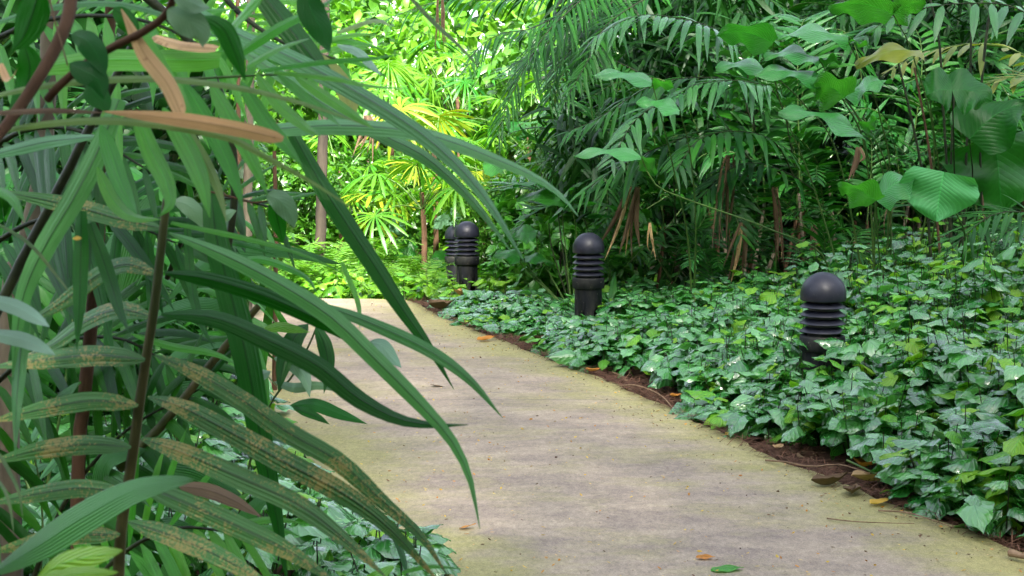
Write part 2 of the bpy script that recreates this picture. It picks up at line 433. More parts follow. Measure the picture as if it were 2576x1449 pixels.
def cover_bed(name, label_kind, pts, hts, leafL, per, lime=.06, mats=None):
    mb = MB()
    heart = [template('heart', 1, .85, 9, 7, .28, .30, .05, .03), template('heart', 1, .72, 9, 7, .55, .12, .07, .03), template('heart', 1, .9, 9, 7, .15, .45, .06, .02), template('ovate', 1, .62, 9, 7, .4, .30, .07, .03)]
    n = len(pts)
    lean = rng.normal(0, .16, (n, 2))
    for k in range(per):
        f = .35 + .65 * ((k + rng.uniform(0, 1, n)) / per) ** .8
        h = hts * f
        base = np.stack([pts[:, 0] + lean[:, 0] * h, pts[:, 1] + lean[:, 1] * h, gz(pts[:, 1]) + h], 1)
        a = rng.uniform(0, 2 * PI, n) if k else rng.uniform(0, 2 * PI, n)
        tilt = rng.normal(-.04, .22, n) - (1 - f) * .55
        d = np.stack([np.cos(a) * np.cos(tilt), np.sin(a) * np.cos(tilt), np.sin(tilt)], 1)
        up = nrm(np.array([0, -.1, 1.0]) + rng.normal(0, .25, (n, 3)))
        L = leafL * rng.uniform(.42, 1.35, n) * (1.0 - .35 * (f > .93))
        pos = base + d * L[:, None] * .25
        r = rng.uniform(0, 1, n)
        lm = (rng.uniform(0, 1, n) < (lime + (np.clip((pts[:, 0] - 1.5) * .14, 0, .42) if lime == .08 else 0)) * (2.0 if k == per - 1 else 1))
        which = rng.integers(0, 4, n)
        for w in range(4):
            for q, mt in ((False, 0), (True, 1)):
                s = (which == w) & (lm == q)
                if s.any(): scatter(mb, heart[w], pos[s], d[s], up[s], L[s], r[s], mt)
    # stems
    st = (np.array([[-.5, 0, 0], [.5, 0, 0], [-.35, 0, 1], [.35, 0, 1]]), np.array([[0, 1, 3, 2]]), np.array([[0, 0], [1, 0], [0, 1], [1, 1.]]))
    for ang in (0, 1.3):
        V = st[0].copy(); V[:, :2] *= .006
        V = np.stack([V[:, 0] * math.cos(ang), V[:, 0] * math.sin(ang), V[:, 2]], 1)
        VV = np.repeat(V[None], n, 0); VV[:, :, 2] *= hts[:, None]
        VV[:, 2:, 0] += (lean[:, 0] * hts)[:, None]; VV[:, 2:, 1] += (lean[:, 1] * hts)[:, None]
        VV += np.stack([pts[:, 0], pts[:, 1], gz(pts[:, 1])], 1)[:, None]
        mb.add(VV.reshape(-1, 3), (st[1][None] + (np.arange(n) * 4)[:, None, None]).reshape(-1, 4), np.tile(st[2], (n, 1)), .5, 2)
    o = mb.build(name, mats or [M['cover'], M['coverlime'], M['darkstem']])
    return tag(o, label_kind, name.replace('_', ' '), kind='stuff')

def sample(n, xlo, xhi, ylo, yhi):
    return np.stack([rng.uniform(xlo, xhi, n), rng.uniform(ylo, yhi, n)], 1)
P = sample(9000, -.9, 6.0, 4.2, 12.9)
d = P[:, 0] - np.interp(P[:, 1], EY, EX)
wob = .10 * np.sin(P[:, 1] * 3.1) + .06 * np.sin(P[:, 1] * 7.7 + 1)
back = 12.2 - .1 * P[:, 0]
back = np.where(P[:, 0] < 1.2, 12.9, np.where(P[:, 0] < 2.2, 12.3, 11.6))
margin = np.interp(P[:, 1], [5, 8, 11, 13], [.13, .17, .11, .08])
ok = (d > margin + wob) & (P[:, 1] < back)
# thin, patchy soil gap around the middle of the far bed
hh = np.interp(P[:, 1], [5, 7, 8.5, 9.5, 10.5, 13], [.46, .40, .37, .30, .18, .15]) 
hh = hh + np.clip((P[:, 0] - np.interp(P[:, 1], [5, 8, 9, 11], [1.9, 1.9, 1.0, .6])) * .15, 0, .42)
clmp = np.sin(P[:, 0] * 5.1 + 1.3 * np.sin(P[:, 1] * 2.3)) * np.sin(P[:, 1] * 4.3 + 1.7 * np.sin(P[:, 0] * 2.9))
hh *= (1 + .26 * clmp)
hh *= np.clip(.52 + (d - margin) * 1.15, .3, 1.0) * (1 + .16 * np.sin(P[:, 0] * 3.3 + 1) * np.sin(P[:, 1] * 2.7)) * rng.uniform(.75, 1.15, len(P))
dens = np.interp(P[:, 1], [5, 9, 11, 13], [.58, .66, .95, 1.0]) * (.85 + .35 * clmp)
ok &= rng.uniform(0, 1, len(P)) < dens
view = np.array([in_view(np.array([x, y, .3])) for x, y in P])
ok &= view
# keep clear of the bollards
for px, Y, _l in BL[:2]:
    b = at(px, 700, Y); ok &= np.hypot(P[:, 0] - b[0], P[:, 1] - Y) > .17
P, hh = P[ok], hh[ok]
cover_bed('ground_cover', 'dense glossy heart leaved ground cover filling the bed right of the path', P, np.maximum(hh, .06) * np.where(P[:, 0] > 2.2, 1.18, 1.0), .134, 9, .08)
# left strip beside the path, under the palm fronds
P = sample(2600, -4.2, -.3, 4.2, 11.5)
d = left_edge(P[:, 1]) - P[:, 0]
ok = (d > .04) & (d < 2.2)
P, d = P[ok], d[ok]
hh = np.clip(.14 + d * .25, .1, .42) * rng.uniform(.7, 1.2, len(P))
keep = rng.uniform(0, 1, len(P)) < np.interp(P[:, 1], [4, 7, 11], [.9, .8, .6])
cover_bed('ground_cover', 'glossy leafy ground cover growing left of the path below the speckled frond', P[keep], hh[keep], .12, 7, .1)

# ------------------------------------------------------------------ litter
def litter(name, label, cat, pts, kind_mats, size, nblade=1):
    mb = MB(); n = len(pts)
    t = template('ovate', 1, .5, 4, 3, .3, .2)
    a = rng.uniform(0, 2 * PI, n)
    d = np.stack([np.cos(a), np.sin(a), rng.normal(0, .25, n)], 1)
    up = nrm(np.array([0, 0, 1.]) + rng.normal(0, .35, (n, 3)))
    mi = rng.integers(0, len(kind_mats), n)
    for k in range(len(kind_mats)):
        s = mi == k
        scatter(mb, t, pts[s], d[s], up[s], size[s], rng.uniform(0, 1, s.sum()), k)
    return tag(mb.build(name, kind_mats), label, cat, kind='stuff')
n = 2600
yy = rng.uniform(4.3, 13, n); dd = np.abs(rng.normal(.12, .22, n)) - .01
pts = np.stack([np.interp(yy, EY, EX) + dd, yy, gz(yy) + rng.uniform(.012, .035, n)], 1)
litter('leaf_litter', 'reddish brown bits of leaf along the right path edge', 'leaf litter', pts, [M['drybrown'], M['soil']], rng.uniform(.015, .05, n))
# needles / thin twigs matted at the verge
def needles():
    mb = MB(); n = 7000
    y = rng.uniform(4.3, 13.2, n); dd = np.abs(rng.normal(.05, .15, n)) - .03
    x = np.interp(y, EY, EX) + dd
    a = rng.uniform(0, 2 * PI, n)
    dirs = np.stack([np.cos(a), np.sin(a), rng.normal(.05, .18, n)], 1)
    t = template('strap', 1, .045, 3, 2, 0, .1)
    z = np.where(dd < .0, .045, .02) + rng.uniform(0, .02, n)
    scatter(mb, t, np.stack([x, y, z], 1), dirs, np.tile([0, 0, 1.], (n, 1)), rng.uniform(.05, .14, n), rng.uniform(0, 1, n))
    M['needle'] = leafmat('reddish_needle', (.08, .038, .024), (.19, .095, .058), .8, .05, 'par', spec=.2)
    tag(mb.build('needle_litter', [M['needle']]), 'mat of thin reddish needles along the path edge', 'leaf litter', kind='stuff')
needles()
n = 700
yy = 4.6 + (13 - 4.6) * rng.uniform(0, 1, n) ** 1.3
xx = left_edge(yy) + (right_edge(yy) - left_edge(yy)) * rng.uniform(.02, .99, n)
pts = np.stack([xx, yy, np.full(n, .040)], 1)
M['petal'] = leafmat('yellow_petal', (.62, .36, .06), (.75, .55, .12), .6, .2, 'par', spec=.2)
M['petalor'] = leafmat('orange_petal', (.45, .17, .04), (.6, .28, .06), .6, .2, 'par', spec=.2)
litter('fallen_petals', 'tiny yellow and orange petals sprinkled over the path', 'petals', pts, [M['petal'], M['petal'], M['petalor']], rng.uniform(.008, .022, n))

n = 1100
yy = 4.6 + (13 - 4.6) * rng.uniform(0, 1, n) ** 1.3
fr = np.where(rng.uniform(0, 1, n) < .5, rng.uniform(0, 1, n), 1 - np.abs(rng.normal(0, .08, n)))
pts = np.stack([left_edge(yy) + (right_edge(yy) - left_edge(yy)) * np.clip(fr, .02, .995), yy, np.full(n, .038)], 1)
litter('path_debris', 'dark crumbs of leaf and twig scattered over the path', 'debris', pts, [M['needle'], M['drybrown'], M['tan']], rng.uniform(.005, .019, n))

def dead_leaf(px, py, L, mat, label, rot, curl=.5, z=.02, name='fallen_leaf', cat='fallen leaf', w=.5, grp=None):
    p = on_ground(px, py, z + .01)
    mb = MB()
    t = np.linspace(0, 1, 9)
    P = np.stack([(t - .5) * L, .05 * L * np.sin(t * 3), .25 * curl * L * (2 * t - 1) ** 2 + .008], 1)
    blade(mb, P, L * w, (0, 0, 1), fold=-curl, prof='ovate', nc=5, wave=.1)
    o = mb.build(name, [mat]); o.location = p; o.rotation_euler = (rng.normal(0, .1), rng.normal(0, .1), rot)
    return tag(o, label, cat, grp)
DL = [(1845, 1098, .10, 'petal', 'yellow leaf fallen at the edge of the right bed', .4, .35),
      (2210, 1215, .26, 'tan', 'large curled tan dead leaf lying under the ground cover', .3, .6),
      (2150, 1245, .16, 'drybrown', 'crumpled brown leaf on the verge left of the large tan leaf', 1.2, .7),
      (2215, 1272, .11, 'petal', 'small yellowish leaf with upturned tip at the path edge', .5, .5),
      (1830, 1437, .12, 'fresh', 'light green leaf lying flat on the path', .1, .1),
      (1225, 858, .16, 'petalor', 'orange dead leaf by the far verge', .4, .5),
      (1492, 937, .12, 'petalor', 'rust orange leaf on the verge near the middle bollard', .6, .6),
      (1365, 868, .22, 'drybrown', 'brown dead leaf standing on edge below the middle bollard', 1.5, 1.1),
      (1648, 784, .20, 'tan', 'pinkish tan dead leaf among the low ground cover', 1.1, .8),
      (2180, 1180, .2, 'petalor', 'orange brown dead leaf tucked under the bed edge above the vine', .9, .6),
      (2090, 1225, .18, 'drybrown', 'dark brown folded leaf at the verge left of the crumpled one', .3, .9),
      (1960, 1130, .10, 'tan', 'small tan leaf scrap on the verge before the near bollard', 1.0, .4),
      (2420, 1300, .14, 'drybrown', 'brown leaf on the verge below the lowest bed leaves', .2, .6),
      (1700, 1000, .09, 'petalor', 'small rust leaf on the verge at the bent brown twig', .6, .5),
      (2350, 1245, .2, 'tan', 'long tan leaf half under the ground cover leaves', .1, .5),
      (2540, 1345, .1, 'bluish', 'pale grey leaf on the verge in the near corner', 1.3, .4),
      (1100, 975, .09, 'drybrown', 'small brown leaf curled on the middle of the path', .1, .6),
      (1178, 1330, .07, 'petalor', 'orange dry leaf bit lying on the near path', .2, .5),
      (1775, 1408, .07, 'petalor', 'orange flower spike lying on the near path', -.1, .5),
      (1110, 780, .3, 'drybrown', 'big brown dead leaf at the path corner by the far bollards', .7, 1.0),
      (1160, 745, .28, 'tan', 'upright tan dead leaf against the mossy bollard', 1.6, .8)]
for px, py, L, mt, lb, ro, cu in DL:
    on = (px, py) in ((1830, 1437), (1100, 975), (1178, 1330), (1775, 1408))
    dead_leaf(px, py, L, M[mt], lb, ro, cu * (.35 if on else 1), .019 if on else .02)

def twig(pts_px, Y, r, label, mat='twig', name='twig', dz=0):
    P = catmull([on_ground(x, y, .03 + dz) + np.array([0, 0, h]) for x, y, h in pts_px], 12)
    mb = MB(); tube(mb, P, [r, r * .5], 6)
    o = mb.build(name, M[mat], origin=P[0]); return tag(o, label, 'twig')
twig([(1926, 1163, .01), (1975, 1178, .03), (2040, 1190, .03), (2110, 1190, .04), (2180, 1205, .03)], 0, .005, 'thin brown runner lying along the verge in front of the bed')
twig([(2130, 1185, .05), (2250, 1230, .03), (2330, 1252, .03), (2370, 1255, .08)], 0, .006, 'dark green vine curving over the tan leaf on the verge', 'stem')
twig([(2210, 1290, .01), (2290, 1310, .03), (2400, 1340, .02)], 0, .004, 'pale twig at the near verge below the vine')
twig([(2080, 1310, .01), (2160, 1325, .02), (2300, 1330, .02)], 0, .003, 'thin straw twig sticking over the path edge')
twig([(1480, 872, .12), (1510, 890, .14), (1560, 915, .05), (1600, 935, .01)], 0, .007, 'pale bent twig rising from the verge near the middle bollard')
twig([(1560, 975, .01), (1600, 990, .05), (1660, 1010, .04), (1700, 1040, .01)], 0, .005, 'bent brown twig on the verge between the two right bollards')
twig([(2540, 1410, .03), (2590, 1425, .03)], 0, .016, 'short grey stick at the near end of the verge')

# ------------------------------------------------------------------ foreground left foliage (placed in metres at 1.5 - 3 m)
def pblade(parent, name, px, w, Y, mat, prof='leaflet', Y2=None, fold=.3, n=22, wave=0.0, twist=0., tilt=(0, 0), nc=5, rnd=None, label=None, origin=None, arc=0.0):
    """px: list of (x, y); w in photo pixels at depth Y; returns leaf object"""
    k = len(px)
    Ys = np.linspace(Y, Y2 if Y2 else Y, k) + arc * np.sin(np.linspace(0, PI, k))
    P = catmull([at(x, y, yy) for (x, y), yy in zip(px, Ys)], n)
    W = w / 3577.0 * Y
    # normal faces roughly to the viewer side and the sky, so blade surfaces show
    up = nrm(np.array([tilt[0], -1.0, .40 + tilt[1] * .6])); W *= (.84 if mat in ('teal', 'darkblade') else 1.0); twist = twist or random.uniform(-.35, .35)
    mb = MB()
    blade(mb, P, W, up, fold * (.45 if mat == 'rust' else .9 if mat == 'teal' else 1.0), prof, random.random() if rnd is None else rnd, 0, nc, wave, twist)
    o = mb.build(name, [M[mat]], parent)
    if label: o['label'] = label
    return o
def pstem(parent, name, px, w, Y, mat, Y2=None, k=8, taper=.7, n=20):
    m = len(px); Ys = np.linspace(Y, Y2 if Y2 else Y, m)
    P = catmull([at(x, y, yy) for (x, y), yy in zip(px, Ys)], n)
    mb = MB(); r = w / 3577.0 * Y * .5
    tube(mb, P, [r, r * taper], k)
    return mb.build(name, [M[mat]], parent)

# the rust-speckled frond
F = thing('palm_frond', 'large close palm frond with rust speckled leaflets on an upright brown rachis', 'palm frond')
pstem(F, 'rachis', [(420, 500), (410, 580), (398, 690), (385, 795), (368, 900), (350, 1020), (330, 1170), (305, 1330), (296, 1500)], 21, 2.1, 'rachis', taper=1.5)
RR = [([(425, 585), (560, 640), (700, 712), (830, 795), (930, 890), (1040, 1000), (1130, 1100), (1180, 1200), (1207, 1330)], 56, 2.1, 1.9, 'teal', 'long grey green leaflet drooping over the path'),
      ([(413, 686), (520, 700), (650, 738), (770, 790), (870, 845), (960, 900)], 56, 2.12, 2.2, 'darkblade', None),
      ([(405, 790), (540, 800), (680, 858), (800, 920), (900, 1000), (1000, 1052), (1090, 1068), (1178, 1068)], 66, 2.08, 1.95, 'darkblade', 'dark glossy leaflet with an upturned tip'),
      ([(388, 893), (480, 930), (600, 1000), (720, 1085), (850, 1160), (960, 1260), (1060, 1350), (1130, 1455)], 54, 2.08, 1.95, 'rust', None),
      ([(372, 998), (460, 1025), (600, 1098), (720, 1165), (860, 1240), (980, 1330), (1110, 1470)], 60, 2.06, 1.9, 'rust', None),
      ([(355, 1103), (450, 1135), (600, 1200), (750, 1270), (870, 1360), (980, 1460)], 58, 2.05, 1.9, 'rust', None),
      ([(338, 1212), (450, 1258), (600, 1325), (740, 1395), (860, 1480)], 60, 2.04, 1.9, 'rust', None),
      ([(322, 1312), (450, 1355), (580, 1415), (700, 1490)], 56, 2.03, 1.9, 'rust', None),
      ([(408, 575), (300, 550), (200, 522), (100, 500), (-20, 478)], 52, 2.12, 2.2, 'rust', None),
      ([(393, 690), (320, 665), (250, 690), (150, 765), (60, 815)], 52, 2.12, 2.2, 'rust', None),
      ([(383, 797), (300, 778), (220, 805), (130, 868), (50, 900)], 56, 2.1, 2.2, 'rust', None),
      ([(365, 905), (250, 893), (120, 903), (-30, 925)], 62, 2.08, 2.1, 'rust', None),
      ([(348, 1020), (230, 1008), (110, 1028), (-30, 1062)], 54, 2.07, 2.1, 'rust', None),
      ([(330, 1125), (220, 1118), (100, 1132), (-30, 1165)], 54, 2.06, 2.1, 'rust', None),
      ([(316, 1240), (200, 1228), (80, 1245), (-30, 1268)], 52, 2.05, 2.1, 'rust', None),
      ([(302, 1345), (150, 1350), (-30, 1392)], 52, 2.04, 2.1, 'rust', None)]
for px, w, y1, y2, mt, lb in RR:
    pblade(F, 'leaflet', px, w, y1, mt, Y2=y2, fold=.35, wave=.03, label=lb, tilt=(0, .25))

# grey-green frond arching across the upper middle
G = thing('palm_frond', 'grey green palm frond whose wide straps arch over the path from upper left', 'palm frond')
GG = [([(500, 30), (604, 88), (714, 135), (870, 215), (1050, 328), (1170, 435), (1250, 540), (1320, 660)], 66, 2.3, 2.0, 'teal'),
      ([(590, 335), (714, 322), (850, 315), (1000, 324), (1100, 345), (1204, 382), (1337, 440), (1410, 490), (1455, 545)], 62, 2.35, 2.1, 'teal'),
      ([(600, 120), (724, 200), (837, 275), (964, 340), (1070, 395), (1170, 485), (1240, 570), (1290, 640)], 50, 2.4, 2.2, 'teal'),
      ([(735, 330), (800, 450), (870, 560), (940, 665), (1010, 775), (1080, 875), (1142, 980)], 60, 2.5, 2.3, 'darkblade'),
      ([(640, -40), (720, 60), (800, 160), (860, 230)], 78, 2.6, 2.5, 'darkblade'),
      ([(530, 470), (545, 600), (585, 760), (620, 900), (655, 1100), (695, 1300), (725, 1480)], 84, 2.5, 2.3, 'darkblade'),
      ([(560, 700), (640, 650), (760, 690), (800, 740)], 26, 2.5, 2.4, 'fresh')]
for px, w, y1, y2, mt in GG:
    pblade(G, 'leaflet', px, w, y1, mt, Y2=y2, fold=.3, prof='strap', tilt=(.2, .5))
pstem(G, 'rachis', [(300, -60), (440, 60), (560, 250), (590, 480), (560, 700)], 26, 2.7, 'darkstem')

# fresh frond with ribbed hanging leaflets
S = thing('palm_frond', 'fresh green palm frond with ribbed leaflets hanging from an arching pale stalk', 'palm frond')
SS = [([(645, 185), (700, 258), (760, 312), (806, 344)], 36), ([(698, 183), (760, 235), (815, 280), (860, 320)], 30),
      ([(740, 188), (810, 235), (880, 282), (941, 325)], 31), ([(606, 205), (665, 300), (715, 362), (760, 416)], 42),
      ([(528, 205), (575, 290), (625, 385), (674, 492)], 44), ([(462, 205), (530, 320), (580, 425), (612, 525)], 46),
      ([(410, 270), (470, 370), (505, 450), (528, 548)], 52), ([(340, 280), (380, 380), (415, 450), (428, 510), (400, 546)], 50),
      ([(255, 315), (280, 390), (300, 450), (325, 505), (345, 540)], 46), ([(245, 420), (285, 505), (335, 545), (405, 552)], 36),
      ([(455, 300), (515, 400), (550, 480), (570, 560)], 26)]
for i, (px, w) in enumerate(SS):
    pblade(S, 'leaflet', px, w, 1.9, 'pale' if i == 10 else 'fresh', Y2=1.8, fold=.3, tilt=(.2, .2), wave=.03)
pstem(S, 'rachis', [(-40, 250), (100, 215), (270, 202), (440, 200), (640, 190), (745, 186)], 10, 1.92, 'stem', taper=.5)

# loose long blades, each one its own leaf thing
LOOSE = [([(-30, 245), (100, 217), (270, 200), (440, 200), (640, 228), (830, 282), (945, 326)], 22, 1.7, 'pale', 'strap', 'long thin pale green blade sweeping right across the ribbed leaflets'),
         ([(-30, 334), (150, 308), (330, 306), (560, 342), (650, 385), (800, 468), (925, 552)], 22, 1.65, 'pale', 'strap', 'yellow green blade running under the tan dead leaf to the middle'),
         ([(260, 280), (350, 288), (480, 303), (600, 324), (712, 350)], 40, 1.6, 'tan', 'dead', 'flat tan dead blade lying across the green leaflets'),
         ([(305, 22), (360, 130), (420, 210), (458, 292)], 42, 1.65, 'tan', 'dead', 'tan and brown dead blade hanging steeply behind the branch'),
         ([(340, 60), (400, 165), (450, 240), (500, 330)], 46, 1.75, 'fresh', 'strap', 'green blade hanging beside the steep tan one'),
         ([(-30, 285), (120, 278), (270, 284)], 18, 1.62, 'drybrown', 'strap', 'dark brown withered blade at the left frame edge'),
         ([(80, 170), (250, 150), (400, 150), (552, 150)], 62, 2.2, 'fresh', 'cut', 'broad cut off green blade behind the brown branch'),
         ([(385, 92), (450, 112), (545, 122)], 30, 2.15, 'tan', 'cut', 'tan withered edge strip above the cut off green blade'),
         ([(566, 82), (610, 35), (660, -20)], 44, 1.9, 'fresh', 'cut', 'short bright blade pointing up between the round leaves and the sky'),
         ([(590, 142), (704, 67), (805, 17), (860, -20)], 36, 1.9, 'fresh', 'strap', 'light green blade rising to the top edge'),
         ([(620, 166), (704, 120), (785, 95)], 28, 1.9, 'fresh', 'strap', 'short light green blade under the rising one'),
         ([(655, 178), (803, 157), (937, 147), (1025, 133)], 17, 1.8, 'fresh', 'strap', 'narrow blade pointing right toward the bright fan palm'),
         ([(690, 182), (837, 197), (937, 217), (1040, 223)], 17, 1.8, 'fresh', 'strap', 'narrow blade pointing right above the grey green straps'),
         ([(847, 82), (940, 52), (985, 66)], 17, 2.4, 'pale', 'strap', 'small yellow green blade near the top'),
         ([(1020, -20), (1090, 55), (1150, 110), (1215, 178)], 13, 2.2, 'stem', 'strap', 'thin dark green stalk slanting down in front of the fan palm'),
         ([(-30, 392), (100, 360), (190, 348), (268, 342)], 46, 2.2, 'teal', 'strap', 'grey green strap entering above the bark trunk'),
         ([(300, 250), (250, 370), (190, 490), (110, 625), (55, 760), (30, 960)], 70, 2.0, 'teal', 'strap', 'wide grey green strap bending down to the lower left'),
         ([(205, 530), (203, 650), (200, 760), (193, 885)], 46, 2.0, 'darkblade', 'strap', 'hanging dark green strap with a sharp tip'),
         ([(228, 560), (275, 700), (300, 780), (326, 838)], 44, 1.98, 'darkblade', 'strap', 'second hanging dark strap slanting right'),
         ([(65, 740), (50, 900), (42, 1010), (38, 1150)], 46, 1.95, 'teal', 'strap', 'upright strap crossing the lower left leaflets'),
         ([(-20, 555), (70, 610), (140, 690), (185, 750)], 10, 1.8, 'stem', 'strap', 'thin green stalk slanting past the petal'),
         ([(-30, 1450), (100, 1370), (200, 1305), (320, 1240), (410, 1215), (492, 1206)], 105, 1.6, 'pleat', 'wide', 'broad bright pleated leaf rising from the bottom left corner'),
         ([(-30, 750), (40, 772), (90, 800), (124, 822)], 42, 1.7, 'bluish', 'strap', 'pale bluish leaf tip entering at the left edge'),
         ([(-30, 838), (50, 852), (100, 872), (140, 894)], 42, 1.7, 'bluish', 'strap', 'second pale bluish leaf tip lower at the left edge'),
         ([(90, 1462), (150, 1420), (230, 1400), (310, 1385)], 80, 1.5, 'coverlime', 'wide', 'lime green ragged leaf at the bottom left'),
         ([(60, 1475), (180, 1445), (300, 1440)], 46, 1.45, 'coverlime', 'wide', 'lime green leaf cut by the bottom edge'),
         ([(-10, 1130), (20, 1180), (48, 1240), (58, 1310)], 10, 1.7, 'stem', 'strap', 'arching grass blade at the left edge'),
         ([(-10, 1200), (15, 1240), (28, 1290), (35, 1350)], 9, 1.72, 'stem', 'strap', 'shorter grass blade below the arching one'),
         ([(1010, 1440), (1080, 1425), (1165, 1431)], 14, 2.2, 'fresh', 'strap', 'slim green tip at the bottom of the path'),
         ([(975, 1310), (1010, 1390), (1030, 1470)], 22, 2.4, 'darkblade', 'strap', 'dark strap end over the near path'),
         ([(450, 1223), (520, 1232), (590, 1260), (660, 1302)], 42, 2.5, 'drybrown', 'leaflet', 'shrivelled purple brown leaflet between speckled leaflets'),
         ([(800, 762), (950, 820), (1080, 882), (1180, 955), (1265, 1052)], 42, 2.2, 'teal', 'leaflet', 'pale strap forking off over the path toward the right'),
         ([(0, 160), (20, 200), (46, 170)], 20, 1.7, 'tan', 'strap', 'pointed brown leaf tip at the left edge'),
         ([(790, 130), (840, 180), (880, 250), (870, 330)], 60, 2.7, 'palmyel', 'wide', 'blotched yellow brown leaf behind the grey green straps'),
         ([(848, 112), (900, 130), (930, 160), (960, 190)], 26, 2.6, 'bluish', 'leaflet', 'small greyish leaf hanging left of the fan palm'),
         ([(640, 740), (720, 735), (800, 755)], 14, 2.6, 'fresh', 'strap', 'thin green blade above the far path'),
         ([(1080, 1150), (1085, 1155), (1090, 1160)], 2, 2.2, 'fresh', 'strap', '')]
LOOSE += [([(430, 560), (620, 600), (760, 640), (870, 690)], 16, 2.4, 'fresh', 'strap', 'slender fresh blade above the dark glossy leaflet'),
          ([(-20, 60), (120, 20), (300, 10), (470, 60), (600, 120)], 26, 1.85, 'teal', 'strap', 'grey green blade running under the top edge'),
          ([(-20, 470), (30, 500), (62, 560)], 26, 1.8, 'fresh', 'strap', 'short fresh blade tip at the left edge'),
          ([(470, 560), (480, 700), (500, 800), (540, 880)], 30, 2.6, 'darkblade', 'strap', 'dark strap hanging right of the rachis'),
          ([(330, 840), (430, 870), (540, 890), (620, 930)], 22, 2.7, 'fresh', 'leaflet', 'fresh narrow leaf between the speckled leaflets'),
          ([(860, 660), (900, 760), (905, 830)], 14, 2.8, 'fresh', 'strap', 'small fresh strap end over the far path')]
for px, w, Y, mt, pf, lb in LOOSE:
    if not lb: continue
    o = pblade(None, 'leaf_blade', px, w, Y, mt, prof=pf, Y2=Y * (.95 if mt != 'pleat' else .9), fold=.22, wave=.04, nc=5, tilt=(.1, .3))
    tag(o, lb, 'leaf')

# woody branch shrub upper left, round leaves as parts
B = thing('branch', 'reddish brown forked branch with rounded leaves across the upper left', 'branch')
pstem(B, 'limb', [(180, -40), (172, 40), (140, 120), (85, 215), (20, 310), (-40, 380)], 34, 1.75, 'bark', Y2=1.6)
pstem(B, 'twig', [(445, -30), (418, 35), (360, 80), (290, 115), (215, 160), (150, 215), (120, 250)], 19, 1.6, 'bark', Y2=1.68, taper=1.2)
pstem(B, 'twig', [(125, 0), (140, 60), (155, 110), (170, 165)], 5, 1.6, 'twig')
OV = [([(100, -30), (80, 40), (60, 90), (30, 130)], 95, 1.7, 'darkblade'), ([(178, 88), (215, 100), (245, 140), (266, 192)], 62, 1.6, 'ovate'),
      ([(175, 160), (210, 178), (245, 200), (262, 252)], 64, 1.6, 'ovate'), ([(420, 25), (470, 50), (505, 85), (510, 120)], 78, 1.55, 'bluish'),
      ([(440, -20), (470, 0), (500, 15), (530, 20)], 55, 1.55, 'bluish'), ([(510, 40), (560, 70), (590, 130), (618, 205)], 62, 1.6, 'darkblade'),
      ([(765, -30), (785, 30), (810, 80), (830, 135)], 72, 1.8, 'ovate'), ([(60, 110), (75, 170), (60, 230), (20, 290)], 80, 1.8, 'darkblade'),
      ([(285, 20), (310, 40), (330, 70), (340, 110)], 60, 1.7, 'darkblade'), ([(220, 210), (240, 235), (262, 262), (270, 285)], 60, 1.65, 'ovate'),
      ([(670, 490), (705, 505), (730, 540), (740, 575)], 56, 2.3, 'bluish'), ([(690, 500), (695, 540), (705, 580), (712, 612)], 52, 2.32, 'darkblade'),
      ([(438, 505), (470, 515), (500, 545), (515, 580)], 46, 2.5, 'bluish'), ([(556, 560), (565, 545), (580, 535), (595, 530)], 30, 2.6, 'bluish')]
for px, w, Y, mt in OV[:10]:
    pblade(B, 'leaf', px, w, Y, mt, prof='ovate', fold=.15, wave=.06, nc=7, tilt=(.1, .2))
B2 = thing('branch', 'thin drooping twig with grey green oval leaves left of the bright clearing', 'branch')
pstem(B2, 'twig', [(520, 480), (600, 500), (640, 510), (700, 500)], 6, 2.4, 'bark')
for px, w, Y, mt in OV[10:]:
    pblade(B2, 'leaf', px, w, Y, mt, prof='ovate', fold=.15, wave=.06, nc=7)
# ovate-leaved sapling by the path
B3 = thing('sapling', 'leafy sapling with dark hanging and pale spreading leaves at the left path edge', 'sapling')
pstem(B3, 'stem', [(600, 1300), (640, 1120), (690, 1000), (740, 940), (790, 840), (800, 800)], 7, 3.4, 'stem')
for px, w, mt in [([(775, 815), (740, 850), (715, 910), (700, 985)], 62, 'darkblade'), ([(795, 820), (815, 865), (825, 920), (815, 990)], 46, 'darkblade'),
                  ([(690, 900), (730, 910), (765, 945), (780, 1000)], 40, 'bluish'), ([(730, 1020), (790, 1018), (850, 1040), (925, 1067)], 34, 'ovate'),
                  ([(735, 1022), (765, 1035), (800, 1050), (830, 1068)], 26, 'darkblade'), ([(680, 935), (640, 950), (610, 985), (600, 1010)], 40, 'bluish'),
                  ([(690, 960), (740, 975), (800, 970), (860, 985)], 26, 'bluish'), ([(660, 830), (700, 822), (740, 828), (780, 836)], 26, 'coverlime'),
                  ([(640, 1110), (660, 1080), (700, 1095), (720, 1120)], 44, 'ovate'), ([(930, 860), (960, 870), (985, 900), (1010, 925)], 40, 'bluish')]:
    pblade(B3, 'leaf', px, w, 3.4, mt, prof='ovate', fold=.15, wave=.04, nc=7, Y2=3.3)
# small round petal caught on a leaf
mbp = MB(); p0 = at(183, 600, 1.9)
blade(mbp, catmull([p0, p0 + np.array([.006, 0, .001]), p0 + np.array([.012, 0, 0])], 6), .008, (0, -1, .8), prof='wide')
tag(mbp.build('petal', [M['petal']], origin=p0), 'yellow petal caught on the hanging dark strap', 'petal')

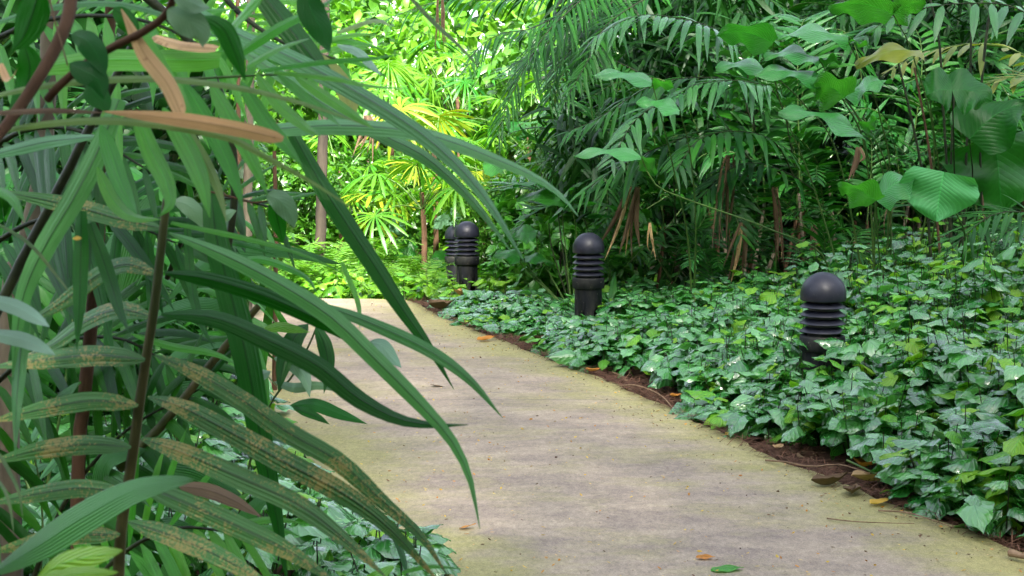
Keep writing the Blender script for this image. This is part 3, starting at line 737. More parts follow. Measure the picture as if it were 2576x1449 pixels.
# trunks on the left
def pole(name, label, cat, px, w, Y, mat, base_z=True, parent=None):
    P = [at(x, y, Y) for x, y in px]
    if base_z: P = P + [np.array([P[-1][0] - .02, Y, float(gz(Y)) - .03])]
    mb = MB(); r = w / 3577. * Y * .5
    Pc = catmull(P, 26)
    Pc[1:-1] += rng.normal(0, r * .05, (24, 3))
    tube(mb, Pc, [r * .8, r, r * 1.15], 10)
    t = thing(name, label, cat, (Pc[-1][0], Pc[-1][1], Pc[-1][2]))
    o = mb.build('trunk', [M[mat]], t); o.matrix_parent_inverse = Matrix.Translation(-Vector(t.location))
    return t
pole('sapling', 'slim reddish brown trunk rising behind the rust speckled frond', 'sapling', [(282, -60), (270, 150), (258, 480), (238, 720), (212, 1000), (195, 1220)], 34, 3.0, 'bark')
pole('tree', 'pale spotted trunk at the far left behind the straps', 'tree', [(130, -60), (118, 250), (105, 440), (60, 640), (20, 820)], 50, 3.6, 'barkpale')
pole('sapling', 'straight mottled trunk left of the clearing', 'sapling', [(632, -60), (628, 200), (626, 400), (622, 600)], 24, 9.0, 'barkpale')
pole('sapling', 'thin brown trunk beside the straight mottled one', 'sapling', [(598, -60), (600, 300), (604, 600)], 12, 9.6, 'bark')
pole('sapling', 'very thin leaning trunk above the ferns', 'sapling', [(690, 380), (694, 560), (693, 690)], 12, 8.5, 'bark')
pole('sapling', 'dark trunk behind the tall dark straps', 'sapling', [(820, -60), (812, 350), (806, 620)], 26, 15, 'barkdark')
pole('palm_stalk', 'black bare stalk leaning to the left edge', 'stalk', [(330, 120), (220, 330), (130, 510), (60, 645), (-30, 830)], 24, 2.4, 'darkstem', False)
pole('palm_stalk', 'brown stalk slanting behind the speckled frond', 'stalk', [(650, 770), (560, 880), (480, 980), (415, 1060), (300, 1180)], 22, 2.9, 'rachis', False)

FILL = [([(-80, 130), (120, 50), (350, 50), (540, 130)], .30, .026, 15, 2.9, 'fresh', 'fine fresh frond crossing behind the round leaves at the top left'),
        ([(-80, 660), (80, 560), (260, 540), (440, 610)], .32, .028, 15, 3.0, 'darkblade', 'fine dark green frond behind the hanging dark straps'),
        ([(60, 1520), (160, 1270), (310, 1090), (500, 980)], .34, .03, 16, 3.1, 'palm', 'dark fine frond rising behind the lower speckled leaflets'),
        ([(520, -60), (610, 40), (720, 110), (850, 150)], .20, .02, 13, 2.9, 'fresh', 'small fresh frond reaching toward the bright clearing at the top'),
        ([(-60, 1010), (100, 880), (290, 850), (450, 930)], .30, .026, 15, 3.2, 'palm', 'fine dark frond behind the middle speckled leaflets'),
        ([(-60, 400), (60, 330), (200, 330), (360, 420)], .26, .024, 14, 2.8, 'palm', 'fine dark frond left of the tan dead blades'),
        ([(200, 1520), (300, 1400), (440, 1330), (600, 1340)], .26, .026, 13, 2.9, 'fresh', 'fine fresh frond low in front of the left ground cover'),
        ([(420, 700), (480, 560), (560, 500), (680, 520)], .22, .022, 13, 3.3, 'palm', 'fine dark frond left of the crossing dark strap')]
# ------------------------------------------------------------------ generic plant generators
def frond_mesh(mb, P, nl=26, L=.45, w=.035, ang=60, droop=.35, prof='leaflet', up=(0, 0, 1), start=.18, stem_r=.008, nseg=7, vee=.25, jag=.24, tipL=.45, fold=.3, mat=0, smat=1):
    """feather frond along rachis points P"""
    P = catmull(P, 30); T = nrm(np.gradient(P, axis=0)); S = nrm(np.cross(T, np.asarray(up, float))); N = np.cross(S, T)
    tube(mb, P, [stem_r, stem_r * .3], 5, smat)
    ts = np.linspace(start, 1, nl)
    for i, t in enumerate(ts):
        q = t * 29; k = min(int(q), 28); f = q - k
        b = P[k] * (1 - f) + P[k + 1] * f
        prf = math.sin(PI * min(1, .22 + .78 * (t - start) / (1 - start))) ** .6
        ll = L * max(tipL, prf) * random.uniform(1 - jag, 1 + jag)
        a0 = R(ang) * (1.1 - .6 * (t - start))
        for sd in (-1, 1):
            a = a0 + random.gauss(0, .13)
            dv = nrm(T[k] * math.cos(a) + S[k] * sd * math.sin(a) + N[k] * (vee + random.gauss(0, .13)))
            s = np.linspace(0, 1, nseg)[:, None]
            dr = .75 * droop * random.uniform(.45, 1.5)
            if random.random() < .04: continue
            Q = b + dv * s * ll + np.array([0, 0, -1.0]) * dr * ll * s ** 2.0
            blade(mb, Q, w * (.6 + .4 * prf), N[k] + np.array([0, 0, .2]), fold, prof, random.random(), mat, 3)

def local_frond(style):
    mb = MB()
    Ln, rise, nl, L, w, ang, droop, vee = style
    t = np.linspace(0, 1, 7)
    P = np.stack([Ln * (t ** .9) * .95, 0.06 * Ln * np.sin(t * 2.5) * random.choice([-1, 1]), rise * Ln * np.sin(t * PI * .72) - .12 * Ln * t ** 3], 1)
    frond_mesh(mb, P, nl, L, w, ang, droop, vee=vee, start=.2, stem_r=.009, nseg=6)
    return mb
FR = []
for st in ((1.5, .45, 24, .42, .046, 58, .35, .2), (1.7, .6, 26, .45, .044, 62, .5, .1), (1.3, .3, 18, .38, .056, 55, .3, .3), (1.6, .7, 22, .40, .05, 65, .6, .0)):
    FR.append(local_frond(st))
FRM = {}
def frond_obj(i, mk, parent):
    key = (i, mk)
    if key not in FRM:
        o = FR[i].build('frond', [M[mk], M['stem']], parent); FRM[key] = o.data; return o
    o = bpy.data.objects.new('frond', FRM[key]); C.objects.link(o); o.parent = parent
    KIDS.setdefault(parent.name, []).append(o)
    return o

def palm(x, y, label, n=9, sc=1.0, mats=('palm',), canes=3, h=1.0, spread=1.0, hdir=None, name='palm', cat='palm', grp=None, pitch=(-.9, .1)):
    t = thing(name, label, cat, (x, y, float(gz(y))), 0, grp)
    tops = []
    for c in range(canes):
        a = random.uniform(0, 2 * PI); rr = random.uniform(.03, .22) * spread; hh_ = h * random.uniform(.55, 1.1)
        b = np.array([rr * math.cos(a), rr * math.sin(a), -.03]); e = b + np.array([.18 * math.cos(a), .18 * math.sin(a), hh_])
        mb = MB(); tube(mb, catmull([b, (b + e) / 2 + rng.normal(0, .02, 3), e], 10), [.022 * sc, .016 * sc], 7)
        mb.build('cane', [M['barkpale'] if random.random() < .5 else M['bark']], t)
        tops.append(e)
    for k in range(n):
        o = frond_obj(random.randrange(4), random.choice(mats), t)
        e = tops[k % len(tops)]
        o.location = e + rng.normal(0, .03, 3)
        az = 2 * PI * k / n + random.uniform(-.35, .35)
        if hdir is not None: az = hdir[0] + random.uniform(-hdir[1], hdir[1])
        o.rotation_euler = (random.uniform(-.25, .25), random.uniform(*pitch), az)
        s = sc * random.uniform(.75, 1.15); o.scale = (s, s, s)
    return t

def fan_mesh(mb, R_=.5, n=15, spread=290, droop=.25, w=.05, mat=0):
    for i in range(n):
        a = R(-spread / 2 + spread * i / (n - 1)) + random.gauss(0, .03)
        l = R_ * (1 - .25 * (abs(i - (n - 1) / 2) / (n / 2)) ** 2) * random.uniform(.9, 1.08)
        s = np.linspace(0.02, 1, 6)[:, None]
        dv = np.array([math.cos(a), math.sin(a), .12])
        Q = dv * s * l + np.array([0, 0, -1.]) * droop * l * s ** 2.2 * random.uniform(.6, 1.4)
        blade(mb, Q, w, (0, 0, 1), .35, 'fan', random.random(), mat, 3)
FANS = []
for k in range(4):
    mb = MB(); fan_mesh(mb, .5, random.randint(16, 22), random.choice([230, 280, 310]), random.uniform(.3, .8), random.uniform(.036, .052)); FANS.append(mb)
FANM = {}
def fan_palm(x, y, label, n=8, h=1.6, sc=1.0, mats=('brightfan',), grp=None, face=None):
    t = thing('fan_palm', label, 'fan palm', (x, y, float(gz(y))), 0, grp)
    mb = MB(); tube(mb, catmull([(0, 0, -.05), (.03, 0, h * .3), (0, .03, h * .6)], 8), [.04, .03], 8); mb.build('trunk', [M['bark']], t)
    for k in range(n):
        az = 2 * PI * k / n + random.uniform(-.3, .3); el = random.uniform(-.1, 1.2)
        Lp = random.uniform(.5, .9) * sc
        hub = np.array([math.cos(az) * math.cos(el) * Lp, math.sin(az) * math.cos(el) * Lp, h * random.uniform(.45, .65) + math.sin(el) * Lp])
        st = np.array([0, 0, h * .5])
        mb = MB(); tube(mb, catmull([st, (st + hub) / 2 + np.array([0, 0, .08]), hub], 8), [.009, .006], 5); mb.build('petiole', [M['stem']], t)
        i = random.randrange(4); mk = random.choice(mats)
        if (i, mk) in FANM:
            o = bpy.data.objects.new('fan_leaf', FANM[(i, mk)]); C.objects.link(o); o.parent = t
        else:
            o = FANS[i].build('fan_leaf', [M[mk]], t); FANM[(i, mk)] = o.data
        o.location = hub
        o.rotation_euler = (random.uniform(-.4, .4), random.uniform(-.9, .7) + .3, az + random.uniform(-.3, .3))
        s = sc * random.uniform(.8, 1.25); o.scale = (s, s, s)
    return t

def crown_mesh(rad, n, leaf, tpl, clumps=14, flat=.7):
    mb = MB()
    cc = rdir(clumps) * (rng.uniform(.25, 1, clumps) ** .5)[:, None] * rad; cc[:, 2] *= flat
    cr = rng.uniform(.25, .5, clumps) * rad
    k = rng.integers(0, clumps, n)
    dd = rdir(n); pos = cc[k] + dd * (cr[k] * rng.uniform(.2, 1, n) ** .5)[:, None]
    a = rng.uniform(0, 2 * PI, n); tl = rng.normal(-.35, .35, n)
    dv = np.stack([np.cos(a) * np.cos(tl), np.sin(a) * np.cos(tl), np.sin(tl)], 1)
    up = nrm(np.array([0, 0, 1.]) + rng.normal(0, .45, (n, 3)))
    tone = np.clip(rng.uniform(0, .6, clumps)[k] + rng.uniform(0, .45, n), 0, 1)
    scatter(mb, tpl, pos, dv, up, leaf * rng.uniform(.6, 1.3, n), tone)
    return mb, cc
leaf_t = template('ovate', 1, .5, 4, 3, .3, .3)
leaf_tw = template('heart', 1, .75, 5, 5, .25, .35, .03)
CRM = {}
def tree(x, y, h, rad, label, mk='crown', n=1800, leaf=.14, name='tree', cat='tree', grp=None, trunk_r=.06, var=0, z0=None):
    t = thing(name, label, cat, (x, y, float(gz(y))), random.uniform(0, 6), grp)
    key = (mk, n, leaf, var)
    if key not in CRM:
        mb, cc = crown_mesh(1.0, n, leaf, leaf_tw if leaf > .2 else leaf_t)
        o = mb.build('crown', [M[mk]], t); CRM[key] = (o.data, cc)
    else:
        o = bpy.data.objects.new('crown', CRM[key][0]); C.objects.link(o); o.parent = t
    cc = CRM[key][1]
    o.location = (0, 0, h); o.scale = (rad, rad, rad)
    mb = MB()
    tube(mb, catmull([(0, 0, -.1), (.05 * h * .3, 0, h * .4), (0, .03, h)], 12), [trunk_r, trunk_r * .6], 8)
    for c in cc[:6]:
        e = np.array([0, 0, h]) + c * rad * .9
        b = np.array([0, 0, h * random.uniform(.45, .8)])
        tube(mb, catmull([b, (b + e) / 2 + np.array([0, 0, .05]), e], 7), [trunk_r * .4, trunk_r * .12], 5)
    mb.build('trunk', [M['barkdark']], t)
    return t

# ------------------------------------------------------------------ right side: big ribbed leaves
def bigleaf(parent, px_base, px_tip, Y, W, mat='bigleaf', nrmv=(0, -.4, 1), Y2=None, sag=.0, curl=.3, wave=.12, label=None, petiole=None, prof='half', root=None):
    """leaf blade from petiole junction to tip; petiole falls to the root"""
    a = at(*px_base, Y); b = at(*px_tip, Y2 or Y)
    L = np.linalg.norm(b - a)
    t = np.linspace(0, 1, 7)[:, None]
    P = a * (1 - t) + b * t + np.array([0, 0, 1.]) * L * curl * .5 * np.sin(t * PI) - np.array([0, 0, 1.]) * sag * t ** 2
    mb = MB()
    w = W / 3577. * Y
    if W < 125: w *= 1.35
    nv_ = np.array(nrmv, float)
    if abs(nv_[2]) > .9 and nv_[1] < .2: nv_[1] -= .10
    blade(mb, catmull(P, 24), w, nv_, .12, prof, random.random(), 0, 9, wave)
    o = mb.build('leaf', [M[mat]], parent)
    if label: o['label'] = label
    if petiole is not None:
        pts = [a] + [at(x, y, yy) for x, y, yy in petiole]
        if root is not None: pts.append(np.asarray(root, float))
        m2 = MB(); tube(m2, catmull(pts, 24), [.004, .006, .009], 6); s = m2.build('stalk', [M['darkstem'] if mat == 'bigdark' else M['stem']], o)
    return o
K1 = thing('broadleaf_plant', 'tall clump of big ribbed leaves on long dark stalks right of the near bollard', 'plant', (0, 0, 0))
rt = lambda dx: np.array([at(2200 + dx, 700, 10.9)[0], 10.9, 0.03])
BLV = [  # base, tip, Y, width px, mat, normal, petiole pts
    ((2247, 36), (2085, 24), 10.0, 95, 'bigleaf', (.1, .55, 1), [(2300, 150, 10.2), (2350, 420, 10.5)], 60),
    ((2247, 36), (2330, 8), 10.0, 85, 'bigleaf', (.2, .6, 1), None, 0),
    ((2134, 103), (1955, 98), 9.8, 80, 'bigtoplit', (.0, -.35, 1), [(2190, 220, 10.2), (2215, 300, 10.4), (2240, 460, 10.6)], 20),
    ((2134, 103), (2192, 120), 9.8, 60, 'bigleaf', (.0, .1, 1), None, 0),
    ((2060, 150), (1922, 146), 9.8, 85, 'bigtoplit', (.0, -.3, 1), [(2120, 250, 10.2), (2180, 400, 10.5)], 10),
    ((2060, 150), (2117, 158), 9.8, 70, 'bigleaf', (.0, .2, 1), None, 0),
    ((1935, 180), (1800, 172), 10.0, 70, 'bigtoplit', (0, -.3, 1), [(2020, 260, 10.3), (2110, 400, 10.5)], 0),
    ((2067, 205), (1885, 196), 9.7, 75, 'bigtoplit', (0, -.3, 1), [(2110, 240, 10.0), (2160, 300, 10.3), (2230, 480, 10.6)], 30),
    ((2125, 245), (2045, 208), 9.6, 120, 'bigleaf', (.3, .55, 1), [(2160, 295, 10.0), (2200, 350, 10.3), (2240, 480, 10.6)], 40),
    ((2125, 245), (2245, 202), 9.6, 90, 'bigtoplit', (-.3, -.15, 1), None, 0),
    ((2172, 342), (1958, 285), 9.3, 110, 'bigtoplit', (.05, -.18, 1), [(2185, 400, 9.8), (2200, 480, 10.2), (2200, 600, 10.6)], 0),
    ((2172, 330), (2208, 300), 9.3, 80, 'bigleaf', (.2, .3, 1), None, 0),
    ((2320, 132), (2152, 168), 9.9, 80, 'palmyel', (.1, -.3, 1), [(2345, 300, 10.3), (2360, 500, 10.6)], 100),
    ((2395, 228), (2495, 255), 9.8, 130, 'bigdark', (.2, -.9, .6), [(2400, 400, 10.3), (2395, 560, 10.7)], 130),
    ((2395, 228), (2330, 240), 9.8, 100, 'bigdark', (-.2, -.9, .6), None, 0),
    ((2440, 350), (2576, 262), 10.2, 170, 'bigdark', (.5, -.4, .7), [(2440, 500, 10.6)], 160),
    ((2500, 350), (2520, 540), 10.6, 280, 'bigdark', (.2, -1, .25), [(2470, 420, 10.7), (2455, 560, 10.8)], 170),
    ((2204, 505), (2315, 440), 8.9, 110, 'bigtoplit', (-.1, -.22, 1), [(2208, 600, 9.2), (2215, 720, 9.6)], -10),
    ((2204, 505), (2108, 470), 8.9, 100, 'bigleaf', (.1, .5, 1), None, 0),
    ((2375, 432), (2355, 557), 8.8, 200, 'bigsmooth', (.0, -1, .62), [(2400, 520, 9.2), (2420, 640, 9.8)], 80),
    ((1945, 108), (1800, 90), 9.9, 90, 'bigleaf', (0, .5, 1), [(1960, 250, 10.4), (2050, 480, 10.8)], -40),
]
for b_, t_, Y, W, mt, nv_, pet, dx in BLV:
    bigleaf(K1, b_, t_, Y, W, mt, nv_, petiole=pet, root=rt(dx) if pet else None, wave=.17, curl=.25)
K2 = thing('broadleaf_plant', 'ribbed leaves on thin arching stalks before the dark palms above the middle bollard', 'plant')
rt2 = np.array([at(2080, 700, 10.8)[0], 10.8, .03])
for b_, t_, Y, W, mt, nv_, pet in [
    ((1613, 395), (1443, 394), 9.9, 62, 'bigtoplit', (0, -.2, 1), [(1650, 465, 9.9), (1738, 505, 10.0), (1932, 575, 10.2), (2077, 655, 10.5)]),
    ((1613, 395), (1648, 442), 9.9, 60, 'bigleaf', (0, .3, 1), None),
    ((1640, 208), (1488, 192), 10.3, 62, 'bigtoplit', (0, -.3, 1), [(1665, 300, 10.4), (1700, 450, 10.8), (1730, 600, 11.3)]),
    ((1640, 208), (1700, 222), 10.3, 50, 'bigleaf', (0, .3, 1), None),
    ((1710, 278), (1600, 258), 10.2, 72, 'bigtoplit', (0, -.3, 1), [(1735, 380, 10.5), (1750, 560, 11.0)]),
    ((1710, 278), (1735, 284), 10.2, 55, 'bigleaf', (0, .1, 1), None)]:
    bigleaf(K2, b_, t_, Y, W, mt, nv_, petiole=pet, root=None if not pet else (rt2 if len(pet) > 3 else np.array([at(1745, 700, 11.6)[0], 11.6, .03])), wave=.15, curl=.2)
K3 = thing('broadleaf_plant', 'low broadleaf plant with drooping ribbed leaves behind the middle bollard', 'plant')
r3 = np.array([at(1440, 700, 12.4)[0], 12.4, 0.])
for b_, t_, W, mt in [((1440, 520), (1560, 530), 60, 'bigleaf'), ((1440, 515), (1300, 505), 60, 'bigleaf'), ((1470, 545), (1590, 575), 55, 'bigdark'), ((1400, 480), (1290, 470), 55, 'bigdark'),
                      ((1350, 590), (1290, 600), 60, 'bigleaf'), ((1380, 560), (1480, 480), 55, 'bigdark'), ((1410, 500), (1470, 460), 50, 'bigleaf'), ((1320, 650), (1390, 665), 50, 'bigleaf'), ((1310, 650), (1240, 645), 50, 'bigleaf')]:
    bigleaf(K3, b_, t_, 12.3, W, mt, (random.uniform(-.3, .3), random.uniform(-.5, .2), 1), petiole=[(b_[0] + 10, (b_[1] + 700) / 2, 12.4)], root=r3, wave=.12)
K4 = thing('broadleaf_plant', 'pale ribbed leaves catching the light behind the two far bollards', 'plant')
r4 = np.array([at(1130, 700, 17)[0], 17, -.3])
for b_, t_, W, mt in [((1160, 540), (1090, 575), 55, 'bluish'), ((985, 555), (1015, 590), 50, 'bluish'), ((1270, 645), (1200, 640), 45, 'bigleaf'), ((1040, 600), (1000, 660), 60, 'bigleaf'), ((1090, 640), (1130, 690), 50, 'bigleaf'), ((1215, 700), (1270, 690), 45, 'bigleaf'),
                      ((1215, 420), (1310, 440), 60, 'bigleaf'), ((1300, 325), (1390, 345), 60, 'bigleaf'), ((1330, 340), (1270, 320), 50, 'bigdark')]:
    bigleaf(K4, b_, t_, 17, W, mt, (random.uniform(-.3, .3), -.5, 1), petiole=[(b_[0] + 5, (b_[1] + 760) / 2, 17)], root=r4, wave=.12)

# ------------------------------------------------------------------ right side: feather palms with placed fronds
def pfrond(parent, pts, L, w, mat='palm', nl=22, ang=62, droop=.5, Y=11.5, Y2=None, vee=0., start=.12, upv=(0, -.2, 1), prof='leaflet', label=None, tipL=.45):
    k = len(pts); Ys = np.linspace(Y, Y2 or Y, k)
    P = [at(x, y, yy) for (x, y), yy in zip(pts, Ys)]
    mb = MB(); frond_mesh(mb, P, nl, L, w, ang, droop, prof, upv, start, .007, 7, vee, tipL=tipL)
    o = mb.build('frond', [M[mat], M['darkstem'] if mat != 'palmyel' else M['stem']], parent)
    if label: o['label'] = label
    return o
# finer fronds filling the space behind the nearest leaves
for pts, L_, w_, nl_, Y_, mt, lb in FILL:
    t_ = thing('palm_frond', lb, 'palm frond')
    pfrond(t_, pts, L_, w_, mt, nl_, 58, .35, Y_, Y_ - .2, vee=.1, upv=(0, -.8, .6), tipL=.6)
PF = thing('palm', 'big dark feather palm with silvery drooping fronds in the middle right', 'palm')
pfrond(PF, [(1900, 330), (1870, 150), (1800, 75), (1700, 45), (1600, 40), (1500, 90)], .42, .056, 'palmgrey', 26, droop=.75, Y=11.8, Y2=11.0)
pfrond(PF, [(1900, 330), (1850, 215), (1760, 195), (1640, 215), (1500, 300), (1430, 330)], .40, .052, 'palm', 26, droop=.6, Y=12, Y2=11.6)
pfrond(PF, [(1900, 420), (1780, 260), (1690, 250), (1600, 300), (1540, 400)], .38, .056, 'palmgrey', 20, droop=.5, Y=12, Y2=11)
pfrond(PF, [(1880, 460), (1760, 350), (1660, 370), (1540, 430), (1470, 480)], .38, .052, 'palm', 22, droop=.7, Y=12.2, Y2=11.8)
pfrond(PF, [(2000, 420), (1960, 250), (1880, 205), (1760, 210), (1700, 240)], .42, .054, 'palmgrey', 24, droop=.6, Y=11.7, Y2=11)
pfrond(PF, [(2000, 450), (1950, 360), (1860, 330), (1760, 350), (1700, 430)], .40, .054, 'palm', 22, droop=.75, Y=11.8, Y2=11)
pfrond(PF, [(2050, 480), (1990, 440), (1900, 410), (1830, 430), (1760, 500)], .36, .05, 'palm', 20, droop=.6, Y=12, Y2=11.5)
pfrond(PF, [(1700, 560), (1690, 420), (1650, 340), (1560, 330)], .38, .052, 'palm', 20, droop=.7, Y=12.4, Y2=12)
PG = thing('palm', 'palm with broad silver green leaflets hanging in a row at the top right corner', 'palm')
pfrond(PG, [(2700, 120), (2560, 22), (2450, 8), (2340, 18), (2240, 45), (2180, 90)], .34, .066, 'palmgrey', 13, ang=75, droop=.55, Y=10.4, Y2=10.2, upv=(0, -.6, 1))
pfrond(PG, [(2700, 220), (2560, 130), (2450, 110), (2330, 130), (2250, 170)], .34, .055, 'palmyel', 14, ang=65, droop=.45, Y=10.9, Y2=10.7)
pfrond(PG, [(2720, 250), (2620, 200), (2540, 195), (2470, 215)], .34, .055, 'palmyel', 12, ang=60, droop=.35, Y=10.6, Y2=10.5)
pfrond(PG, [(2720, 600), (2600, 540), (2500, 540), (2420, 600), (2380, 650)], .34, .03, 'palm', 24, ang=62, droop=.3, Y=9.8, Y2=9.6, label='thin leaved frond low above the bed')
pfrond(PG, [(2740, 560), (2640, 560), (2560, 570), (2490, 610)], .32, .028, 'palmgrey', 22, ang=60, droop=.3, Y=9.7, Y2=9.5)
PH = thing('palm', 'dark feather palm hanging into the top centre before the bright clearing', 'palm')
pfrond(PH, [(1540, -120), (1500, -40), (1440, 20), (1370, 90), (1290, 230), (1255, 330)], .36, .03, 'palm', 34, droop=.6, Y=12.5, Y2=12)
pfrond(PH, [(1540, -120), (1440, 10), (1340, 70), (1260, 85), (1200, 125), (1180, 170)], .30, .03, 'palm', 30, droop=.9, Y=12.5, Y2=12)
pfrond(PH, [(1540, -120), (1400, -20), (1250, 0), (1130, -2), (1020, 30), (900, 80)], .28, .028, 'palm', 34, droop=.9, Y=12.5, Y2=12.5)
pfrond(PH, [(1540, -100), (1480, 60), (1440, 120), (1400, 180), (1380, 250)], .34, .03, 'palm', 30, droop=.5, Y=12.8, Y2=12.5)
pfrond(PH, [(1600, -100), (1520, 30), (1440, 60), (1350, 130), (1300, 160)], .36, .032, 'palm', 30, droop=.6, Y=13, Y2=12.5)
pfrond(PH, [(1700, -40), (1600, 10), (1520, 70), (1480, 150), (1430, 240)], .36, .034, 'palm', 28, droop=.6, Y=12.6, Y2=12)
pfrond(PH, [(1640, 200), (1540, 150), (1440, 120), (1360, 120), (1290, 200)], .34, .032, 'palm', 28, droop=.6, Y=13.2, Y2=13)

PR = [(2.1, 13.2, 'dense dark palm clump right behind the middle bollard', 12, 1.0, 1.0), (3.2, 12.6, 'dark clumping palm behind the ribbed leaves', 12, .9, 1.1),
      (4.3, 12.4, 'dark clumping palm at the right end behind the long stalks', 12, .9, 1.2), (1.3, 14.0, 'dark palm at the left end of the dark palm row', 11, .9, 1.0),
      (5.4, 12.8, 'dark palm cut by the right edge', 11, .9, 1.3), (2.7, 14.8, 'tall dark palm rising in the second row', 14, 1.2, 2.0),
      (4.2, 15, 'tall dark palm deep behind the stalks', 14, 1.2, 2.0), (1.7, 16, 'tall palm at the rim of the bright clearing', 12, 1.2, 1.7), (5.9, 15.2, 'tall dark palm deep in the right corner', 12, 1.2, 2.1),
      (3.5, 17.5, 'tallest dark palm at the back of the right side', 14, 1.3, 2.6)]
for x, y, lb, n_, sc, h in PR:
    palm(x, y, lb, n_ + 3, sc, ('palm', 'palm', 'palmgrey'), 8, h, 2.4, grp='dark feather palms right of the path', pitch=(-.9, .5))
# low young palms with thin leaflets along the back of the bed
for i, (x, y, lb) in enumerate([(1.9, 12.4, 'young palm at the bed back beside the middle bollard'), (2.6, 12.0, 'young palm with strap leaflets above the back of the bed'), (3.4, 11.8, 'young palm at the foot of the long stalks'), (4.2, 11.6, 'young palm at the back right of the bed'), (1.2, 12.9, 'young palm low behind the middle bollard')]):
    palm(x, y, lb, 8, .55, ('palm', 'palmgrey'), 2, .25, 1.0, grp='young palms behind the bed', pitch=(-.9, .1))

# hanging dry sheaths and canes
def drystrip(px, w, Y, label, mat='drybrown', n=5):
    t = thing('dry_frond', label, 'dry frond')
    for k in range(n):
        o = (k - n / 2) * w * .35
        pblade(t, 'strip', [(x + o * (.3 + .9 * i / (len(px) - 1)) + random.uniform(-7, 7), y + (random.uniform(-30, 25) if i else 0)) for i, (x, y) in enumerate(px)], w * random.uniform(.16, .4), Y + random.uniform(-.1, .1), random.choice([mat, 'tan' if mat == 'drybrown' and random.random() < .12 else mat]), prof='strap', n=14, fold=.5, twist=random.uniform(-1, 1))
drystrip([(1835, 390), (1830, 450), (1820, 560), (1822, 620)], 30, 11.6, 'long brown sheath hanging below the dark palms', n=5)
drystrip([(1870, 560), (1865, 640), (1852, 700)], 34, 11.7, 'brown sheath standing at the back of the bed', n=5)
drystrip([(1600, 470), (1580, 560), (1560, 640)], 40, 12.2, 'fan of dry straw leaflets behind the middle bollard', n=7)
drystrip([(1640, 560), (1640, 620), (1640, 655)], 16, 11.4, 'small bleached strip dangling right of the middle bollard', 'tan', n=3)
drystrip([(1950, 470), (1960, 560), (1965, 680)], 24, 11.8, 'pair of brown strips under the palms left of the near bollard', n=4)
drystrip([(2050, 560), (2048, 640), (2050, 690)], 22, 11.8, 'brown strips hanging directly behind the near bollard', n=4)
drystrip([(2245, 480), (2240, 560), (2244, 600)], 22, 11.6, 'pale brown strip under the heart shaped leaf', n=3)
drystrip([(1109, -30), (1112, 50), (1118, 130)], 16, 11.5, 'bundle of straw brown threads hanging at the top centre', n=6)
drystrip([(925, 290), (935, 340), (920, 400)], 26, 14, 'withered brown bundle in the bright clearing', n=6)
drystrip([(2160, 370), (2165, 410), (2150, 440)], 26, 11.8, 'crumpled brown leaf caught between stalks', n=4)
for i, (px, lb) in enumerate([([(2446, -40), (2440, 200), (2428, 450), (2420, 700)], 'tall straight dark stem rising past the heart leaf'),
                              ([(2335, -20), (2362, 100), (2372, 260), (2385, 470), (2400, 700)], 'long curving dark stem near the top right'),
                              ([(2300, 170), (2330, 330), (2350, 480), (2370, 700)], 'thin reddish stem in the stalk clump'),
                              ([(2400, 240), (2392, 420), (2390, 600), (2392, 720)], 'stem under the grey ribbed leaf'),
                              ([(2470, 490), (2480, 560), (2520, 640), (2600, 690)], 'bent pale twig above the bed at the right'),
                              ([(2260, 160), (2300, 330), (2330, 500), (2345, 700)], 'thin dark stem left of the reddish one'),
                              ([(2470, 520), (2465, 300), (2480, 100), (2500, -20)], 'thin stem at the far right')]):
    pl = 'stem'
    P = catmull([at(x, y, 10.6) for x, y in px], 20); mb = MB(); tube(mb, P, [.008, .011], 6)
    o = mb.build('plant_stem', [M['darkstem'] if i not in (2, 4) else M['bark' if i == 2 else 'twig']]); tag(o, lb, 'stem')

# strap-leaved plants at the foot of the palms
def straps(x, y, label, n=9, L=.7, w=.05, mk='under', grp=None, h=0.0, name='strap_plant', cat='plant', prof='strap'):
    t = thing(name, label, cat, (x, y, float(gz(y))), 0, grp)
    for k in range(n):
        a = 2 * PI * k / n + random.uniform(-.4, .4); el = random.uniform(.5, 1.35); l = L * random.uniform(.7, 1.2)
        s = np.linspace(0, 1, 9)[:, None]
        dv = np.array([math.cos(a) * math.cos(el), math.sin(a) * math.cos(el), math.sin(el)])
        Q = dv * s * l + np.array([0, 0, -1.]) * random.uniform(.25, .7) * l * s ** 2.3 + np.array([0, 0, h])
        mb = MB(); blade(mb, Q, w * random.uniform(.8, 1.2), (0, 0, 1.), .3, prof, random.random(), 0, 5); mb.build('leaf', [M[mk]], t)
    return t
for x, y, lb in [(.85, 12.2, 'strap leaved plant just right of the middle bollard'), (1.15, 11.9, 'dark strap plant in front of the dry straw'), (1.5, 12.1, 'strap plant at the left foot of the dark palms'),
                 (2.35, 11.9, 'strap plant left of the near bollard at the bed back'), (3.0, 11.8, 'strap plant between the dry sheaths and the stalks')]:
    straps(x, y, lb, 8, .55, .06, 'palmgrey' if x > 1 else 'palm', 'strap leaved plants behind the bed')

